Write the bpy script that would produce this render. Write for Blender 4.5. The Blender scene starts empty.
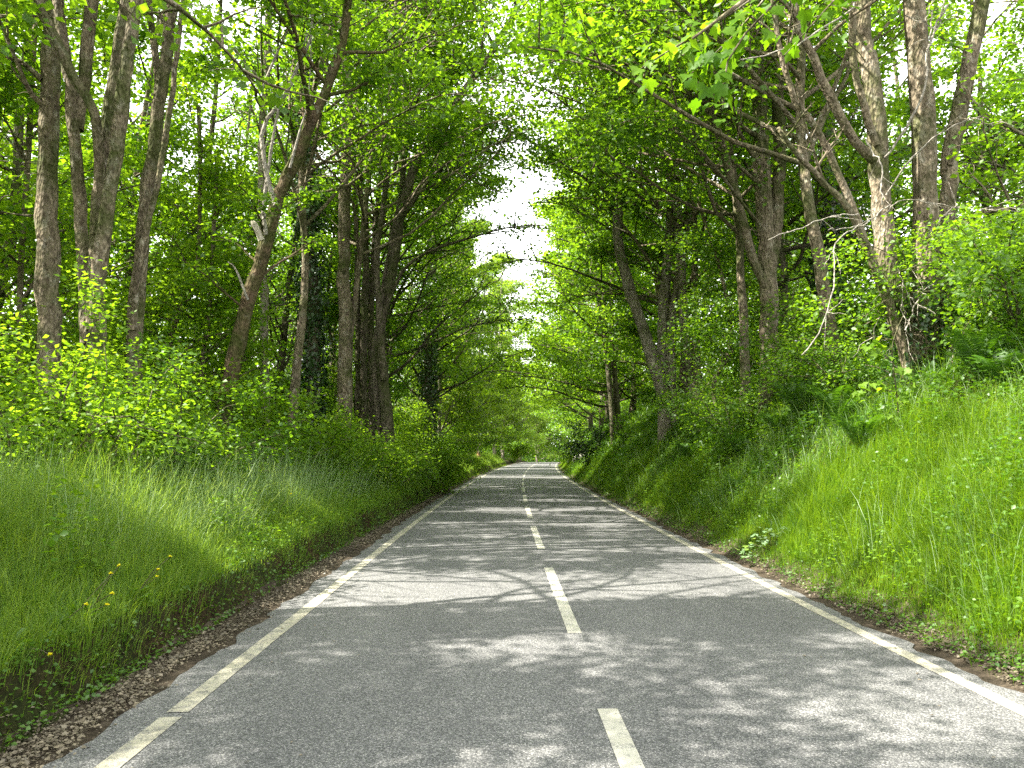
import bpy, math, random
import numpy as np
from mathutils import Vector

R = math.radians
sc = bpy.context.scene
col = sc.collection
rs = np.random.default_rng(7)

# ------------------------------------------------------------------ camera
F_PX = 780.0
CAM = np.array([0.0, 0.0, 1.6])
PITCH, YAW = R(5.27), R(-0.95)
cd = bpy.data.cameras.new('camera'); cam = bpy.data.objects.new('camera', cd); col.objects.link(cam)
cam.location = CAM; cam.rotation_euler = (math.pi/2 + PITCH, 0, YAW)
cd.sensor_width = 36.0; cd.lens = 36.0 * F_PX / 1024.0
cd.clip_start = 0.05; cd.clip_end = 3000
sc.camera = cam
CP, SP, CY, SY = math.cos(PITCH), math.sin(PITCH), math.cos(YAW), math.sin(YAW)
def ray(px, py):
    a, b = (px-512)/F_PX, (384-py)/F_PX
    yy, zz = CP - b*SP, SP + b*CP
    v = np.array([a*CY - yy*SY, a*SY + yy*CY, zz])
    return v
def at(px, py, y):                    # the point at distance y along the road behind that pixel
    v = ray(px, py)
    return CAM + v*(y/v[1])

# ------------------------------------------------------------------ noise
def _h(ix, iy, iz=0):
    n = (ix.astype(np.int64)*374761393 + iy.astype(np.int64)*668265263 + np.int64(iz)*2147483647) & 0xffffffff
    n = ((n ^ (n >> 13))*1274126177) & 0xffffffff
    n = (n ^ (n >> 16)) & 0xffffffff
    n = (n*2246822519) & 0xffffffff
    return ((n ^ (n >> 15)) & 0xffff)/65535.0
def vnoise(x, y, seed=0):
    x = np.asarray(x, float); y = np.asarray(y, float)
    ix, iy = np.floor(x), np.floor(y); fx, fy = x-ix, y-iy
    fx = fx*fx*(3-2*fx); fy = fy*fy*(3-2*fy)
    a = _h(ix, iy, seed); b = _h(ix+1, iy, seed); c = _h(ix, iy+1, seed); d = _h(ix+1, iy+1, seed)
    return (a*(1-fx)+b*fx)*(1-fy) + (c*(1-fx)+d*fx)*fy
def fbm(x, y, seed=0, o=3):
    s = 0; t = 0; a = 1.0
    for k in range(o):
        s = s + a*vnoise(np.asarray(x)*2**k, np.asarray(y)*2**k, seed+k*17); t += a; a *= .5
    return s/t

# ------------------------------------------------------------------ road and ground shape
def xc(y):
    y = np.asarray(y, float)
    return 0.595 + 0.00045*np.maximum(0, y-5)**2 + 0.0022*np.maximum(0, y-118)**2
def zr(y):
    y = np.asarray(y, float)
    return 0.0062*(np.clip(y, 8, 116)-8) - 0.0011*np.clip(y-112, 0, 60)**2
PS = np.array([-400, -150, -60, -30, -12, -7, -5, -4.1, -3.75, -3.46, -3.39, -3.30, -3.1, 2.92, 3.04, 3.22, 3.6, 5.0, 6.3, 7.2, 10, 20, 60, 150, 400])
PH = np.array([12, 8, 4.2, 2.5, 1.15, .78, .62, .5,   .43, .36, .17, .015, -.03, -.03, .0, .09, .42, 1.75, 2.9, 3.3, 3.9, 4.8, 7, 9, 12])
def ground(x, y):
    x = np.asarray(x, float); y = np.asarray(y, float)
    s = x - xc(y)
    j = (fbm(y*.9, s*0+3.3, 5)-.5)*.22
    h = np.interp(s + np.where(np.abs(s) > 3.0, j, 0)*np.where(np.abs(s) < 6, 1, 0), PS, PH)
    w = np.clip((np.abs(s)-3.3)/1.5, 0, 1)
    h = h + w*((fbm(x*.8, y*.8, 11)-.5)*.28*(1+.7*(s > 3.3)) + np.clip(np.abs(s)-6, 0, 20)/20*(fbm(x*.15, y*.15, 23)-.5)*1.6)
    far = np.clip((y-12)/30, 0, 1)                      # the cutting gets a little deeper further on
    h = h + np.clip((s-3.6)/3, 0, 1)*far*.5
    return h + zr(y)
def hit(px, py, up=0.0):               # where the view through that pixel meets the ground raised by up
    v = ray(px, py)
    t = np.arange(2.0, 200, .03)
    p = CAM + v[None, :]*t[:, None]
    g = ground(p[:, 0], p[:, 1]) + up
    k = np.argmax(p[:, 2] < g)
    q = p[k]; return np.array([q[0], q[1], g[k]-up])
def on(x, y, dz=0.0):
    return np.array([x, y, float(ground(x, y)) + dz])

# ------------------------------------------------------------------ sun
SUN_EL = R(51)
_a = np.array([-0.985, -0.17]); _a /= np.linalg.norm(_a)
TOSUN = np.array([_a[0]*math.cos(SUN_EL), _a[1]*math.cos(SUN_EL), math.sin(SUN_EL)])
def lit(p):                            # how open the canopy is above the ground point this twig would shade
    g = p.copy(); z = np.zeros(len(p))
    for k in range(3):
        g = p - TOSUN[None, :]*((p[:, 2]-z)/TOSUN[2])[:, None]
        z = ground(g[:, 0], g[:, 1])
    x, y = g[:, 0], g[:, 1]; s = x - xc(y)
    road = np.interp(y, [0, 4.6, 5.4, 7.9, 8.6, 10.8, 11.3, 13, 14.5, 18, 21, 23, 28, 30, 46, 50, 56, 60, 200],
                        [.30, .30, .28, .26, .92, .92, .55, .62, .55, .55, .60, .92, .92, .52, .52, .95, .95, .55, .55])
    bank = np.interp(y, [0, 3.5, 5, 12.0, 13.2, 17, 26, 28, 34, 36, 60], [.5, .6, .97, .97, .40, .42, .50, .72, .72, .60, .6])
    bank = np.where(s > 6.4, np.where(y < 21, np.where((y > 10) & (y < 15) & (s < 15), .88, .25), .62), bank)
    verge = np.where((s < -4.8) & (y < 12.5), .45, 1.0)*np.interp(y, [0, 7.0, 8.8, 14, 15, 20, 24, 60], [.10, .25, .80, .85, .6, .6, .75, .7])
    wood = np.interp(y, [0, 6, 9, 14, 60], [.3, .35, .55, .42, .35])
    v = np.where(s > 3.2, bank, np.where(s > -3.2, road, np.where(s > -6.2, verge, wood)))
    n = .62*vnoise(x*.22+9, y*1.15, 71) + .38*vnoise(x*.6, y*2.6, 72)
    n = np.clip((n-.5)*1.7+.5, 0, 1)
    return n < v

# ------------------------------------------------------------------ materials
def mat(name):
    m = bpy.data.materials.new(name); m.use_nodes = True
    nt = m.node_tree; nt.nodes.clear()
    out = nt.nodes.new('ShaderNodeOutputMaterial')
    return m, nt, out
def N(nt, t, **k):
    n = nt.nodes.new(t)
    for a, v in k.items():
        if a in n.inputs.keys() if isinstance(a, str) else False: n.inputs[a].default_value = v
        else: setattr(n, a, v)
    return n
def ramp(nt, fac, stops):
    r = nt.nodes.new('ShaderNodeValToRGB'); e = r.color_ramp.elements
    while len(e) < len(stops): e.new(0.5)
    for i, (p, c) in enumerate(stops):
        e[i].position = p; e[i].color = (*c, 1) if len(c) == 3 else c
    nt.links.new(fac, r.inputs[0]); return r.outputs[0]
def noise(nt, scale, detail=4, vec=None, rough=.55, dist=0):
    n = nt.nodes.new('ShaderNodeTexNoise'); n.inputs['Scale'].default_value = scale
    n.inputs['Detail'].default_value = detail; n.inputs['Roughness'].default_value = rough; n.inputs['Distortion'].default_value = dist
    if vec is not None: nt.links.new(vec, n.inputs['Vector'])
    return n.outputs['Fac']
def mix(nt, a, b, f, mode='MIX'):
    m = nt.nodes.new('ShaderNodeMix'); m.data_type = 'RGBA'; m.blend_type = mode
    for sock, v in ((m.inputs[0], f), (m.inputs[6], a), (m.inputs[7], b)):
        if hasattr(v, 'is_output'): nt.links.new(v, sock)
        else: sock.default_value = v if isinstance(v, (int, float)) else (*v, 1)
    return m.outputs[2]
def coords(nt, scale=(1, 1, 1), which='Object'):
    tc = nt.nodes.new('ShaderNodeTexCoord'); mp = nt.nodes.new('ShaderNodeMapping')
    mp.inputs['Scale'].default_value = scale; nt.links.new(tc.outputs[which], mp.inputs['Vector'])
    return mp.outputs[0]
def bump(nt, h, strength, dist):
    b = nt.nodes.new('ShaderNodeBump'); b.inputs['Strength'].default_value = strength; b.inputs['Distance'].default_value = dist
    nt.links.new(h, b.inputs['Height']); return b.outputs[0]
def principled(nt, out, colr, rough=.8, normal=None, spec=.3):
    p = nt.nodes.new('ShaderNodeBsdfPrincipled')
    if hasattr(colr, 'is_output'): nt.links.new(colr, p.inputs['Base Color'])
    else: p.inputs['Base Color'].default_value = (*colr, 1)
    p.inputs['Roughness'].default_value = rough; p.inputs['Specular IOR Level'].default_value = spec
    if normal is not None: nt.links.new(normal, p.inputs['Normal'])
    nt.links.new(p.outputs[0], out.inputs[0]); return p

def leaf_mat(name, c1, c2, trans=.5, gloss=.03, tcol=(2.05, 1.85, .60), rough=.5, nscale=.55):
    m, nt, out = mat(name)
    geo = nt.nodes.new('ShaderNodeNewGeometry')
    nz = noise(nt, nscale, 2, coords(nt))
    f = nt.nodes.new('ShaderNodeMath'); f.operation = 'MULTIPLY_ADD'; f.use_clamp = True
    nt.links.new(geo.outputs['Random Per Island'], f.inputs[0]); f.inputs[1].default_value = .75
    g = nt.nodes.new('ShaderNodeMath'); g.operation = 'MULTIPLY_ADD'; nt.links.new(nz, g.inputs[0]); g.inputs[1].default_value = 1.3; g.inputs[2].default_value = -.55
    nt.links.new(g.outputs[0], f.inputs[2])
    c = mix(nt, c1, c2, f.outputs[0])
    d = nt.nodes.new('ShaderNodeBsdfDiffuse'); nt.links.new(c, d.inputs[0])
    t = nt.nodes.new('ShaderNodeBsdfTranslucent'); nt.links.new(mix(nt, c, tcol, 1.0, 'MULTIPLY'), t.inputs[0])
    a = nt.nodes.new('ShaderNodeMixShader'); a.inputs[0].default_value = trans
    nt.links.new(d.outputs[0], a.inputs[1]); nt.links.new(t.outputs[0], a.inputs[2])
    gl = nt.nodes.new('ShaderNodeBsdfGlossy'); gl.inputs['Roughness'].default_value = rough; gl.inputs[0].default_value = (.9, .95, .9, 1)
    b = nt.nodes.new('ShaderNodeMixShader'); b.inputs[0].default_value = gloss
    nt.links.new(a.outputs[0], b.inputs[1]); nt.links.new(gl.outputs[0], b.inputs[2])
    nt.links.new(b.outputs[0], out.inputs[0]); return m

M = {}
M['syc'] = leaf_mat('sycamore_leaves', (.060, .145, .010), (.135, .250, .018), .6, .03)
M['bankherb'] = leaf_mat('bank_weed_leaves', (.055, .140, .008), (.140, .245, .016), .5, .02)
M['spray'] = leaf_mat('hanging_leaves', (.050, .125, .007), (.105, .215, .010), .6, .008)
M['mid'] = leaf_mat('woodland_leaves', (.050, .125, .011), (.120, .230, .018), .6, .025)
M['olive'] = leaf_mat('young_olive_leaves', (.080, .155, .018), (.165, .265, .030), .58, .025)
M['lime'] = leaf_mat('lime_green_leaves', (.085, .180, .010), (.175, .295, .030), .6, .012)
M['dark'] = leaf_mat('ivy_leaves', (.018, .050, .010), (.040, .095, .018), .25, .07, rough=.35)
M['herb'] = leaf_mat('herb_leaves', (.038, .112, .008), (.098, .200, .012), .45, .04)
M['fern'] = leaf_mat('fern_fronds', (.034, .100, .007), (.072, .165, .012), .5, .03)
M['pale'] = leaf_mat('pale_leaves', (.14, .24, .11), (.22, .32, .17), .4, .03)
M['grass'] = leaf_mat('grass_blades', (.045, .120, .006), (.200, .320, .014), .55, .012, nscale=4.0)
M['verge'] = leaf_mat('verge_grass_blades', (.062, .140, .018), (.215, .320, .055), .55, .012, nscale=5.0)
M['grassdry'] = leaf_mat('grass_seed_heads', (.15, .25, .09), (.26, .36, .17), .45, .03)
M['litter'] = leaf_mat('fallen_leaves', (.034, .028, .020), (.24, .20, .14), .1, .03, (1, 1, 1))

def bark(name, c1, c2, moss=.3, pale=.3):
    m, nt, out = mat(name)
    v = coords(nt, (1, 1, .35))
    n1 = noise(nt, 13, 8, v, .7, .6); n2 = noise(nt, 1.3, 5, coords(nt), .65); n3 = noise(nt, 6.0, 6, coords(nt, (1, 1, .7)), .7); n4 = noise(nt, 3.2, 6, coords(nt, (1, 1, .5)), .72)
    c = ramp(nt, n1, [(.34, c1), (.50, tuple((p+q)*.42 for p, q in zip(c1, c2))), (.66, c2)])
    c = mix(nt, c, (.40, .37, .29), ramp(nt, n3, [(.60-.2*pale, (0, 0, 0)), (.72-.2*pale, (.75, .75, .75))]))
    c = mix(nt, c, (.030, .024, .017), ramp(nt, n4, [(.56, (0, 0, 0)), (.68, (.75, .75, .75))]))
    c = mix(nt, c, (.060, .080, .016), ramp(nt, n2, [(.58-.25*moss, (0, 0, 0)), (.72-.2*moss, (.8, .8, .8))]))
    vo = nt.nodes.new('ShaderNodeTexVoronoi'); vo.inputs['Scale'].default_value = 26; nt.links.new(coords(nt, (1, 1, .4)), vo.inputs['Vector'])
    c = mix(nt, c, ramp(nt, vo.outputs['Distance'], [(.0, (.45, .45, .45)), (.3, (1, 1, 1))]), 1.0, 'MULTIPLY')
    ad = nt.nodes.new('ShaderNodeMath'); nt.links.new(n1, ad.inputs[0]); nt.links.new(vo.outputs['Distance'], ad.inputs[1])
    principled(nt, out, c, .9, bump(nt, ad.outputs[0], 1.0, .05), .12); return m
M['bark'] = bark('grey_bark', (.085, .066, .043), (.37, .305, .21), .46, .30)
M['barkbrown'] = bark('mossy_brown_bark', (.075, .052, .032), (.23, .165, .10), .7, .05)
M['barkpale'] = bark('pale_bark', (.14, .118, .085), (.38, .335, .26), .25, .5)
M['barkdark'] = bark('dark_bark', (.065, .054, .037), (.24, .205, .145), .5, .15)
M['deadwood'] = bark('dead_wood', (.26, .23, .19), (.50, .46, .39), 0, .5)
M['stem'] = bark('green_stem', (.10, .10, .05), (.20, .19, .10), .2, .1)

def ground_mat():
    m, nt, out = mat('woodland_soil')
    v = coords(nt)
    n1 = noise(nt, 3.5, 6, v, .65); n2 = noise(nt, 28, 5, v, .7); n3 = noise(nt, .7, 3, v)
    c = ramp(nt, n1, [(.3, (.020, .014, .009)), (.55, (.055, .038, .022)), (.75, (.10, .072, .042))])
    c = mix(nt, c, ramp(nt, n2, [(.35, (.35, .33, .3)), (.7, (1.35, 1.25, 1.1))]), 1.0, 'MULTIPLY')
    c = mix(nt, c, (.030, .055, .012), ramp(nt, n3, [(.42, (0, 0, 0)), (.6, (.6, .6, .6))]))
    principled(nt, out, c, .95, bump(nt, n2, 1, .04), .1); return m
M['ground'] = ground_mat()
def dirt_mat():
    m, nt, out = mat('dirt_strip')
    v = coords(nt)
    n1 = noise(nt, 6, 6, v, .7); n2 = noise(nt, 55, 4, v, .75)
    c = ramp(nt, n1, [(.3, (.030, .024, .018)), (.55, (.078, .064, .047)), (.78, (.15, .125, .095))])
    c = mix(nt, c, ramp(nt, n2, [(.3, (.45, .45, .45)), (.7, (1.4, 1.35, 1.25))]), 1.0, 'MULTIPLY')
    principled(nt, out, c, .95, bump(nt, n2, 1, .02), .1); return m
M['dirt'] = dirt_mat()

def asphalt_col(nt):
    v = coords(nt)
    vo = nt.nodes.new('ShaderNodeTexVoronoi'); vo.inputs['Scale'].default_value = 95; nt.links.new(v, vo.inputs['Vector'])
    sp = nt.nodes.new('ShaderNodeSeparateColor'); nt.links.new(vo.outputs['Color'], sp.inputs[0])
    chips = ramp(nt, sp.outputs[0], [(.0, (.095, .096, .097)), (.45, (.155, .156, .155)), (.8, (.215, .215, .21)), (1, (.32, .315, .305))])
    gap = ramp(nt, vo.outputs['Distance'], [(.30, (1, 1, 1)), (.62, (.46, .46, .46))])
    c = mix(nt, chips, gap, 1.0, 'MULTIPLY')
    big = noise(nt, .9, 5, coords(nt, (1, .35, 1)), .65)
    c = mix(nt, c, ramp(nt, big, [(.3, (.80, .80, .80)), (.7, (1.22, 1.21, 1.18))]), 1.0, 'MULTIPLY')
    return c, vo.outputs['Distance'], v
def asphalt_mat():
    m, nt, out = mat('worn_asphalt')
    c, d, v = asphalt_col(nt)
    inv = nt.nodes.new('ShaderNodeMath'); inv.operation = 'SUBTRACT'; inv.inputs[0].default_value = 1; nt.links.new(d, inv.inputs[1])
    principled(nt, out, c, .75, bump(nt, inv.outputs[0], .8, .006), .35); return m
M['asphalt'] = asphalt_mat()
def paint_mat(name, base, wear):
    m, nt, out = mat(name)
    c, d, v = asphalt_col(nt)
    n1 = noise(nt, 10, 6, v, .75); n2 = noise(nt, 60, 3, v, .7)
    ad = nt.nodes.new('ShaderNodeMath'); ad.operation = 'MULTIPLY_ADD'; nt.links.new(n2, ad.inputs[0]); ad.inputs[1].default_value = .55; nt.links.new(n1, ad.inputs[2])
    f = ramp(nt, ad.outputs[0], [(wear, (.25, .25, .25)), (wear+.13, (.93, .93, .93))])
    dirty = mix(nt, base, (base[0]*.72, base[1]*.68, base[2]*.58), noise(nt, 2.5, 4, v))
    cc = mix(nt, c, dirty, f)
    inv = nt.nodes.new('ShaderNodeMath'); inv.operation = 'SUBTRACT'; inv.inputs[0].default_value = 1; nt.links.new(d, inv.inputs[1])
    principled(nt, out, cc, .7, bump(nt, inv.outputs[0], .4, .005), .3); return m
M['paint'] = paint_mat('worn_white_paint', (.50, .49, .43), .62)
M['paintedge'] = paint_mat('dirty_edge_paint', (.44, .42, .34), .68)
def plain(name, c, rough=.6, sc_=12):
    m, nt, out = mat(name)
    n = noise(nt, sc_, 4, coords(nt))
    principled(nt, out, mix(nt, tuple(x*.7 for x in c), tuple(min(1, x*1.2) for x in c), n), rough, bump(nt, n, .3, .01), .2); return m
M['yellow'] = plain('dandelion_yellow', (.80, .74, .03))
M['rock'] = plain('pale_limestone', (.62, .60, .50), .9)
M['rust'] = plain('rotten_wood', (.30, .16, .09), .9)
M['split'] = plain('split_wood', (.62, .55, .45), .9)

# ------------------------------------------------------------------ mesh helpers
def link(name, me, m=None, parent=None, smooth=False):
    o = bpy.data.objects.new(name, me); col.objects.link(o)
    if m is not None and not me.materials: me.materials.append(m)
    if parent is not None:
        o.parent = parent
        if '_loc' in parent: o.location = -np.array(parent['_loc'])
    if smooth: me.polygons.foreach_set('use_smooth', np.ones(len(me.polygons), bool))
    return o
def tag(o, label=None, cat=None, group=None, kind=None):
    for k, v in (('label', label), ('category', cat), ('group', group), ('kind', kind)):
        if v: o[k] = v
    return o
def thing(name, label, cat, loc, group=None):
    o = bpy.data.objects.new(name, None); col.objects.link(o); o.empty_display_size = .3
    o.location = loc; o['_loc'] = [float(v) for v in loc]
    return tag(o, label, cat, group)
def raw_mesh(name, V, faces_flat, sizes):
    me = bpy.data.meshes.new(name)
    V = np.ascontiguousarray(V, np.float32); faces_flat = np.ascontiguousarray(faces_flat, np.int32); sizes = np.ascontiguousarray(sizes, np.int32)
    me.vertices.add(len(V)); me.vertices.foreach_set('co', V.ravel())
    me.loops.add(len(faces_flat)); me.loops.foreach_set('vertex_index', faces_flat)
    me.polygons.add(len(sizes)); st = np.zeros(len(sizes), np.int32); st[1:] = np.cumsum(sizes)[:-1]
    me.polygons.foreach_set('loop_start', st); me.polygons.foreach_set('loop_total', sizes)
    me.update(calc_edges=True); return me
def unit(v): return v/np.maximum(np.linalg.norm(v, axis=-1, keepdims=True), 1e-9)

class Tubes:
    def __init__(s): s.V = []; s.Fc = []; s.n = 0
    def add(s, P, rad, k=8, rough=0.0, seed=0, cap=True):
        P = np.asarray(P, float); rad = np.asarray(rad, float); n = len(P)
        T = unit(np.gradient(P, axis=0))
        ref = np.array([1., .13, .07]) if abs(T[0, 0]) < .8 else np.array([.1, 1., .05])
        A = unit(ref[None]-T*(T@ref)[:, None]); B = np.cross(T, A)
        th = np.arange(k)*2*np.pi/k
        rr = np.repeat(rad[:, None], k, 1)
        if rough:
            arc = np.concatenate([[0], np.cumsum(np.linalg.norm(np.diff(P, axis=0), axis=1))])
            u = (np.cos(th)*1.3)[None, :] + arc[:, None]*.0 + seed*3.1; w = (np.sin(th)*1.3)[None, :] + arc[:, None]*1.7
            rr = rr*(1 + rough*(vnoise(u+5, w, seed)-.5)*2 + .5*rough*(vnoise(u*2.7, w*2.5, seed+3)-.5)*2)
        V = P[:, None]+rr[..., None]*(np.cos(th)[None, :, None]*A[:, None]+np.sin(th)[None, :, None]*B[:, None])
        s.V.append(V.reshape(-1, 3))
        i = np.arange(n-1)[:, None]*k; j = np.arange(k)[None]; j2 = (j+1) % k
        q = np.stack([i+j, i+j2, i+k+j2, i+k+j], -1).reshape(-1, 4)+s.n
        s.Fc.append(q)
        s.n += n*k
        if cap:
            s.V.append(P[-1][None]+T[-1][None]*rad[-1]*.5); e = s.n-k
            s.Fc.append(np.stack([e+np.arange(k), e+(np.arange(k)+1) % k, np.full(k, s.n), np.full(k, s.n)], -1)); s.n += 1
    def build(s, name, m, parent):
        Q = np.concatenate(s.Fc); tri = Q[:, 2] == Q[:, 3]
        flat = np.concatenate([Q[~tri].ravel(), Q[tri][:, :3].ravel()]); sizes = np.concatenate([np.full((~tri).sum(), 4), np.full(tri.sum(), 3)])
        return link(name, raw_mesh(name, np.concatenate(s.V), flat, sizes), m, parent, True)

TEMPLATE = {
 'kite': (np.array([[0, 0, 0], [.45, .40, .09], [1, 0, -.06], [.45, -.40, .09]]), np.array([[0, 2, 1], [0, 3, 2]])),
 'lobed': (np.array([[0, 0, 0], [.12, .40, .03], [.55, .52, .05], [.55, .22, .02], [1, 0, -.10], [.55, -.22, .02], [.55, -.52, .05], [.12, -.40, .03]]),
           np.array([[0, 2, 1], [0, 3, 2], [0, 4, 3], [0, 5, 4], [0, 6, 5], [0, 7, 6]])),
}
_a5 = [(0, 0), (-.10, .30), (.10, .36), (.16, .50), (.30, .46), (.50, .62), (.58, .42), (.66, .38), (.60, .20), (.74, .22), (.84, .12), (1.02, 0)]
_mp = np.array([(u, v, .22*v-.32*u*u) for u, v in _a5]+[(u, -v, .22*v-.32*u*u) for u, v in _a5[1:-1][::-1]])
TEMPLATE['maple'] = (np.vstack([_mp, [[.28, 0, -.02]]]), np.array([[len(_mp), i, (i+1) % len(_mp)] for i in range(len(_mp))]))

def leaves(name, C, axis, nrm, size, m, parent, shape='kite'):
    T, Fi = TEMPLATE[shape]
    axis = unit(axis); nrm = unit(nrm-axis*(nrm*axis).sum(-1, keepdims=True)); side = np.cross(nrm, axis)
    sz = size[:, None, None]
    V = C[:, None]+sz*(T[None, :, 0, None]*axis[:, None]+T[None, :, 1, None]*side[:, None]+T[None, :, 2, None]*nrm[:, None])
    n, k = len(C), len(T)
    Fa = (np.arange(n)[:, None, None]*k+Fi[None]).reshape(-1)
    return link(name, raw_mesh(name, V.reshape(-1, 3), Fa, np.full(n*len(Fi), 3)), m, parent)

def spline(pts, n):
    pts = np.asarray(pts, float)
    if len(pts) == 2: return pts[0]+(pts[1]-pts[0])*np.linspace(0, 1, n)[:, None]
    P = np.vstack([2*pts[0]-pts[1], pts, 2*pts[-1]-pts[-2]])
    seg = len(pts)-1; t = np.linspace(0, seg, n); i = np.minimum(t.astype(int), seg-1); f = (t-i)[:, None]
    a, b, c, d = P[i], P[i+1], P[i+2], P[i+3]
    return .5*((2*b)+(-a+c)*f+(2*a-5*b+4*c-d)*f**2+(-a+3*b-3*c+d)*f**3)

# ------------------------------------------------------------------ trees
def limb_path(g, p, d, L, n=8, rise=.25, droop=.15, wig=.12):
    P = [p]; d = unit(np.asarray(d, float)); st = L/(n-1)
    for i in range(n-1):
        f = i/(n-1)
        d = unit(d+np.array([0, 0, (rise*(1-f)-droop*f*2)*.5])+g.normal(0, wig, 3)*[1, 1, .6])
        P.append(P[-1]+d*st)
    return np.array(P)

class Tree:
    """Grows limbs, branches and leaf sprays from given stems."""
    def __init__(s, seed):
        s.g = np.random.default_rng(seed); s.trunk = Tubes(); s.br = Tubes(); s.tw = []; s.seed = seed
    def stem(s, pts, r0, r1, rough=.14, k=14, flare=0.0, n=None):
        P = spline(pts, n or max(10, int(np.linalg.norm(np.diff(pts, axis=0), axis=1).sum()*3)))
        P[1:-1] += s.g.normal(0, .012, (len(P)-2, 3))
        t = np.linspace(0, 1, len(P)); rad = r0+(r1-r0)*t
        if flare: rad = rad*(1+flare*np.exp(-t*len(P)/3.0/1.1))
        s.trunk.add(P, rad, k, rough, s.seed); return P, rad
    def limbs(s, P, rad, n, t0, L, bias=(0, 0), el=(15, 55), sub=8, twig=6, t1=1.0, taper=.55, rise=.25, show=True, tl=.55):
        g = s.g; az = g.uniform(0, 6.28)
        for i in range(n):
            t = t0+(t1-t0)*(i+g.uniform(0, .8))/n; f = t*(len(P)-1); k = min(int(f), len(P)-2)
            p = P[k]+(P[k+1]-P[k])*(f-k); r = rad[k]
            az += 2.4+g.normal(0, .35); e = R(g.uniform(*el)+25*t*0)
            d = np.array([math.cos(az)*math.cos(e)+bias[0], math.sin(az)*math.cos(e)+bias[1], math.sin(e)])
            Ll = L*(1-taper*(t-t0)/max(1e-3, 1-t0))*g.uniform(.7, 1.15)
            s.limb(limb_path(g, p, d, Ll, 9, rise), min(r*.55, .012+Ll*.011), sub, twig, tl)
    def limb(s, Q, r, sub=8, twig=6, tl=.55, t0=.22, k=6):
        g = s.g; n = len(Q); Ll = np.linalg.norm(np.diff(Q, axis=0), axis=1).sum()
        s.br.add(Q, np.linspace(r, .012, n), k, 0)
        for j in range(sub):
            t = t0+(1-t0)*(j+g.uniform(.2, .9))/sub; f = t*(n-1); q = min(int(f), n-2)
            p = Q[q]+(Q[q+1]-Q[q])*(f-q); dd = unit(Q[q+1]-Q[q])
            sd = unit(np.cross(dd, [0, 0, 1.]))*(1 if j % 2 else -1)
            d = dd*g.uniform(.3, .9)+sd*g.uniform(.5, 1.1)+[0, 0, g.normal(.08, .3)]
            Ls = Ll*g.uniform(.22, .42)*(1.15-.5*t)
            S = limb_path(g, p, d, Ls, 5, .15, .2, .14)
            s.br.add(S, np.linspace(max(.008, r*.38), .006, 5), 4, 0, cap=False)
            s.twigs(S, twig, tl)
        s.twigs(Q[-3:], twig, tl)
    def twigs(s, S, n, tl):
        g = s.g; m = len(S)
        t = g.uniform(.15, 1, n)*(m-1); q = np.minimum(t.astype(int), m-2); f = (t-q)[:, None]
        p = S[q]+(S[q+1]-S[q])*f; d = unit(S[q+1]-S[q])
        r = g.normal(0, 1, (n, 3))*[1, 1, .38]
        e = p+unit(d*.5+r*.75)*(tl*g.uniform(.5, 1.3, n))[:, None]
        s.tw.append(np.concatenate([p, e], 1))
    def finish(s, root, lm, bm, per=18, size=.115, shape='kite', carve=True, twigtubes=True, spread=.15, flat=.55, crown='crown', brm=None, thin=10.5):
        g = s.g
        if s.trunk.n: s.trunk.build('trunk', bm, root)
        if s.tw:
            W = np.concatenate(s.tw)
            if carve: W = W[~lit(W[:, 3:])]
            if thin: W = W[(W[:, 5] < 2.5+.63*np.maximum(W[:, 4], 0)) | (g.uniform(0, 1, len(W)) < .30)]
            if twigtubes and len(W):
                a, b = W[:, :3], W[:, 3:]
                up = np.array([0, .0, .007]); sd = unit(np.cross(b-a, [0, 0, 1.]))*.007
                V = np.stack([a+up, a-up*.5+sd, a-up*.5-sd, b], 1).reshape(-1, 3)
                idx = np.arange(len(W))[:, None]*4
                Fa = np.concatenate([idx+[0, 1, 3], idx+[1, 2, 3], idx+[2, 0, 3]], 1).reshape(-1, 3)
                s.br.V.append(V); s.br.Fc.append(np.concatenate([Fa, Fa[:, 2:3]], 1)+s.br.n); s.br.n += len(V)
        if s.br.n: s.br.build('branches', brm or bm, root)
        if s.tw and len(W):
            n = len(W)*per
            t = g.uniform(.1, 1.05, n)[:, None]; i = np.repeat(np.arange(len(W)), per)
            tdir = unit(W[i, 3:]-W[i, :3])
            C = W[i, :3]+(W[i, 3:]-W[i, :3])*t+g.normal(0, spread, (n, 3))*[1, 1, .5]
            ax = tdir*.5+g.normal(0, 1, (n, 3))*[1, 1, .35]+[0, 0, -.35]
            nr = np.array([0, 0, 1.])+g.normal(0, flat, (n, 3))
            sz = size*g.uniform(.6, 1.25, n)
            leaves(crown, C, ax, nr, sz, lm, root, shape)
def ivy(root, P, rad, n, seed, size=.09, off=.12, t=(0, 1)):
    g = np.random.default_rng(seed)
    f = g.uniform(t[0], t[1], n)*(len(P)-1.001); k = f.astype(int); q = (f-k)[:, None]
    p = P[k]+(P[k+1]-P[k])*q; T = unit(P[k+1]-P[k])
    th = g.uniform(0, 6.283, n); a = np.stack([np.cos(th), np.sin(th), 0*th], 1); a = unit(a-T*(a*T).sum(1)[:, None])
    bul = .4+1.2*vnoise(th*1.2+seed, p[:, 2]*1.1, seed)
    C = p+a*(rad[k]*.95+off*bul*g.uniform(.1, 1, n))[:, None]
    ax = np.array([0, 0, -1.])+g.normal(0, .5, (n, 3)); nr = a+g.normal(0, .45, (n, 3))
    tr = [c for c in root.children if c.name.split('.')[0] == 'trunk']
    leaves('ivy', C, ax, nr, size*g.uniform(.6, 1.3, n), M['dark'], tr[0] if tr else root, 'kite')

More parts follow.
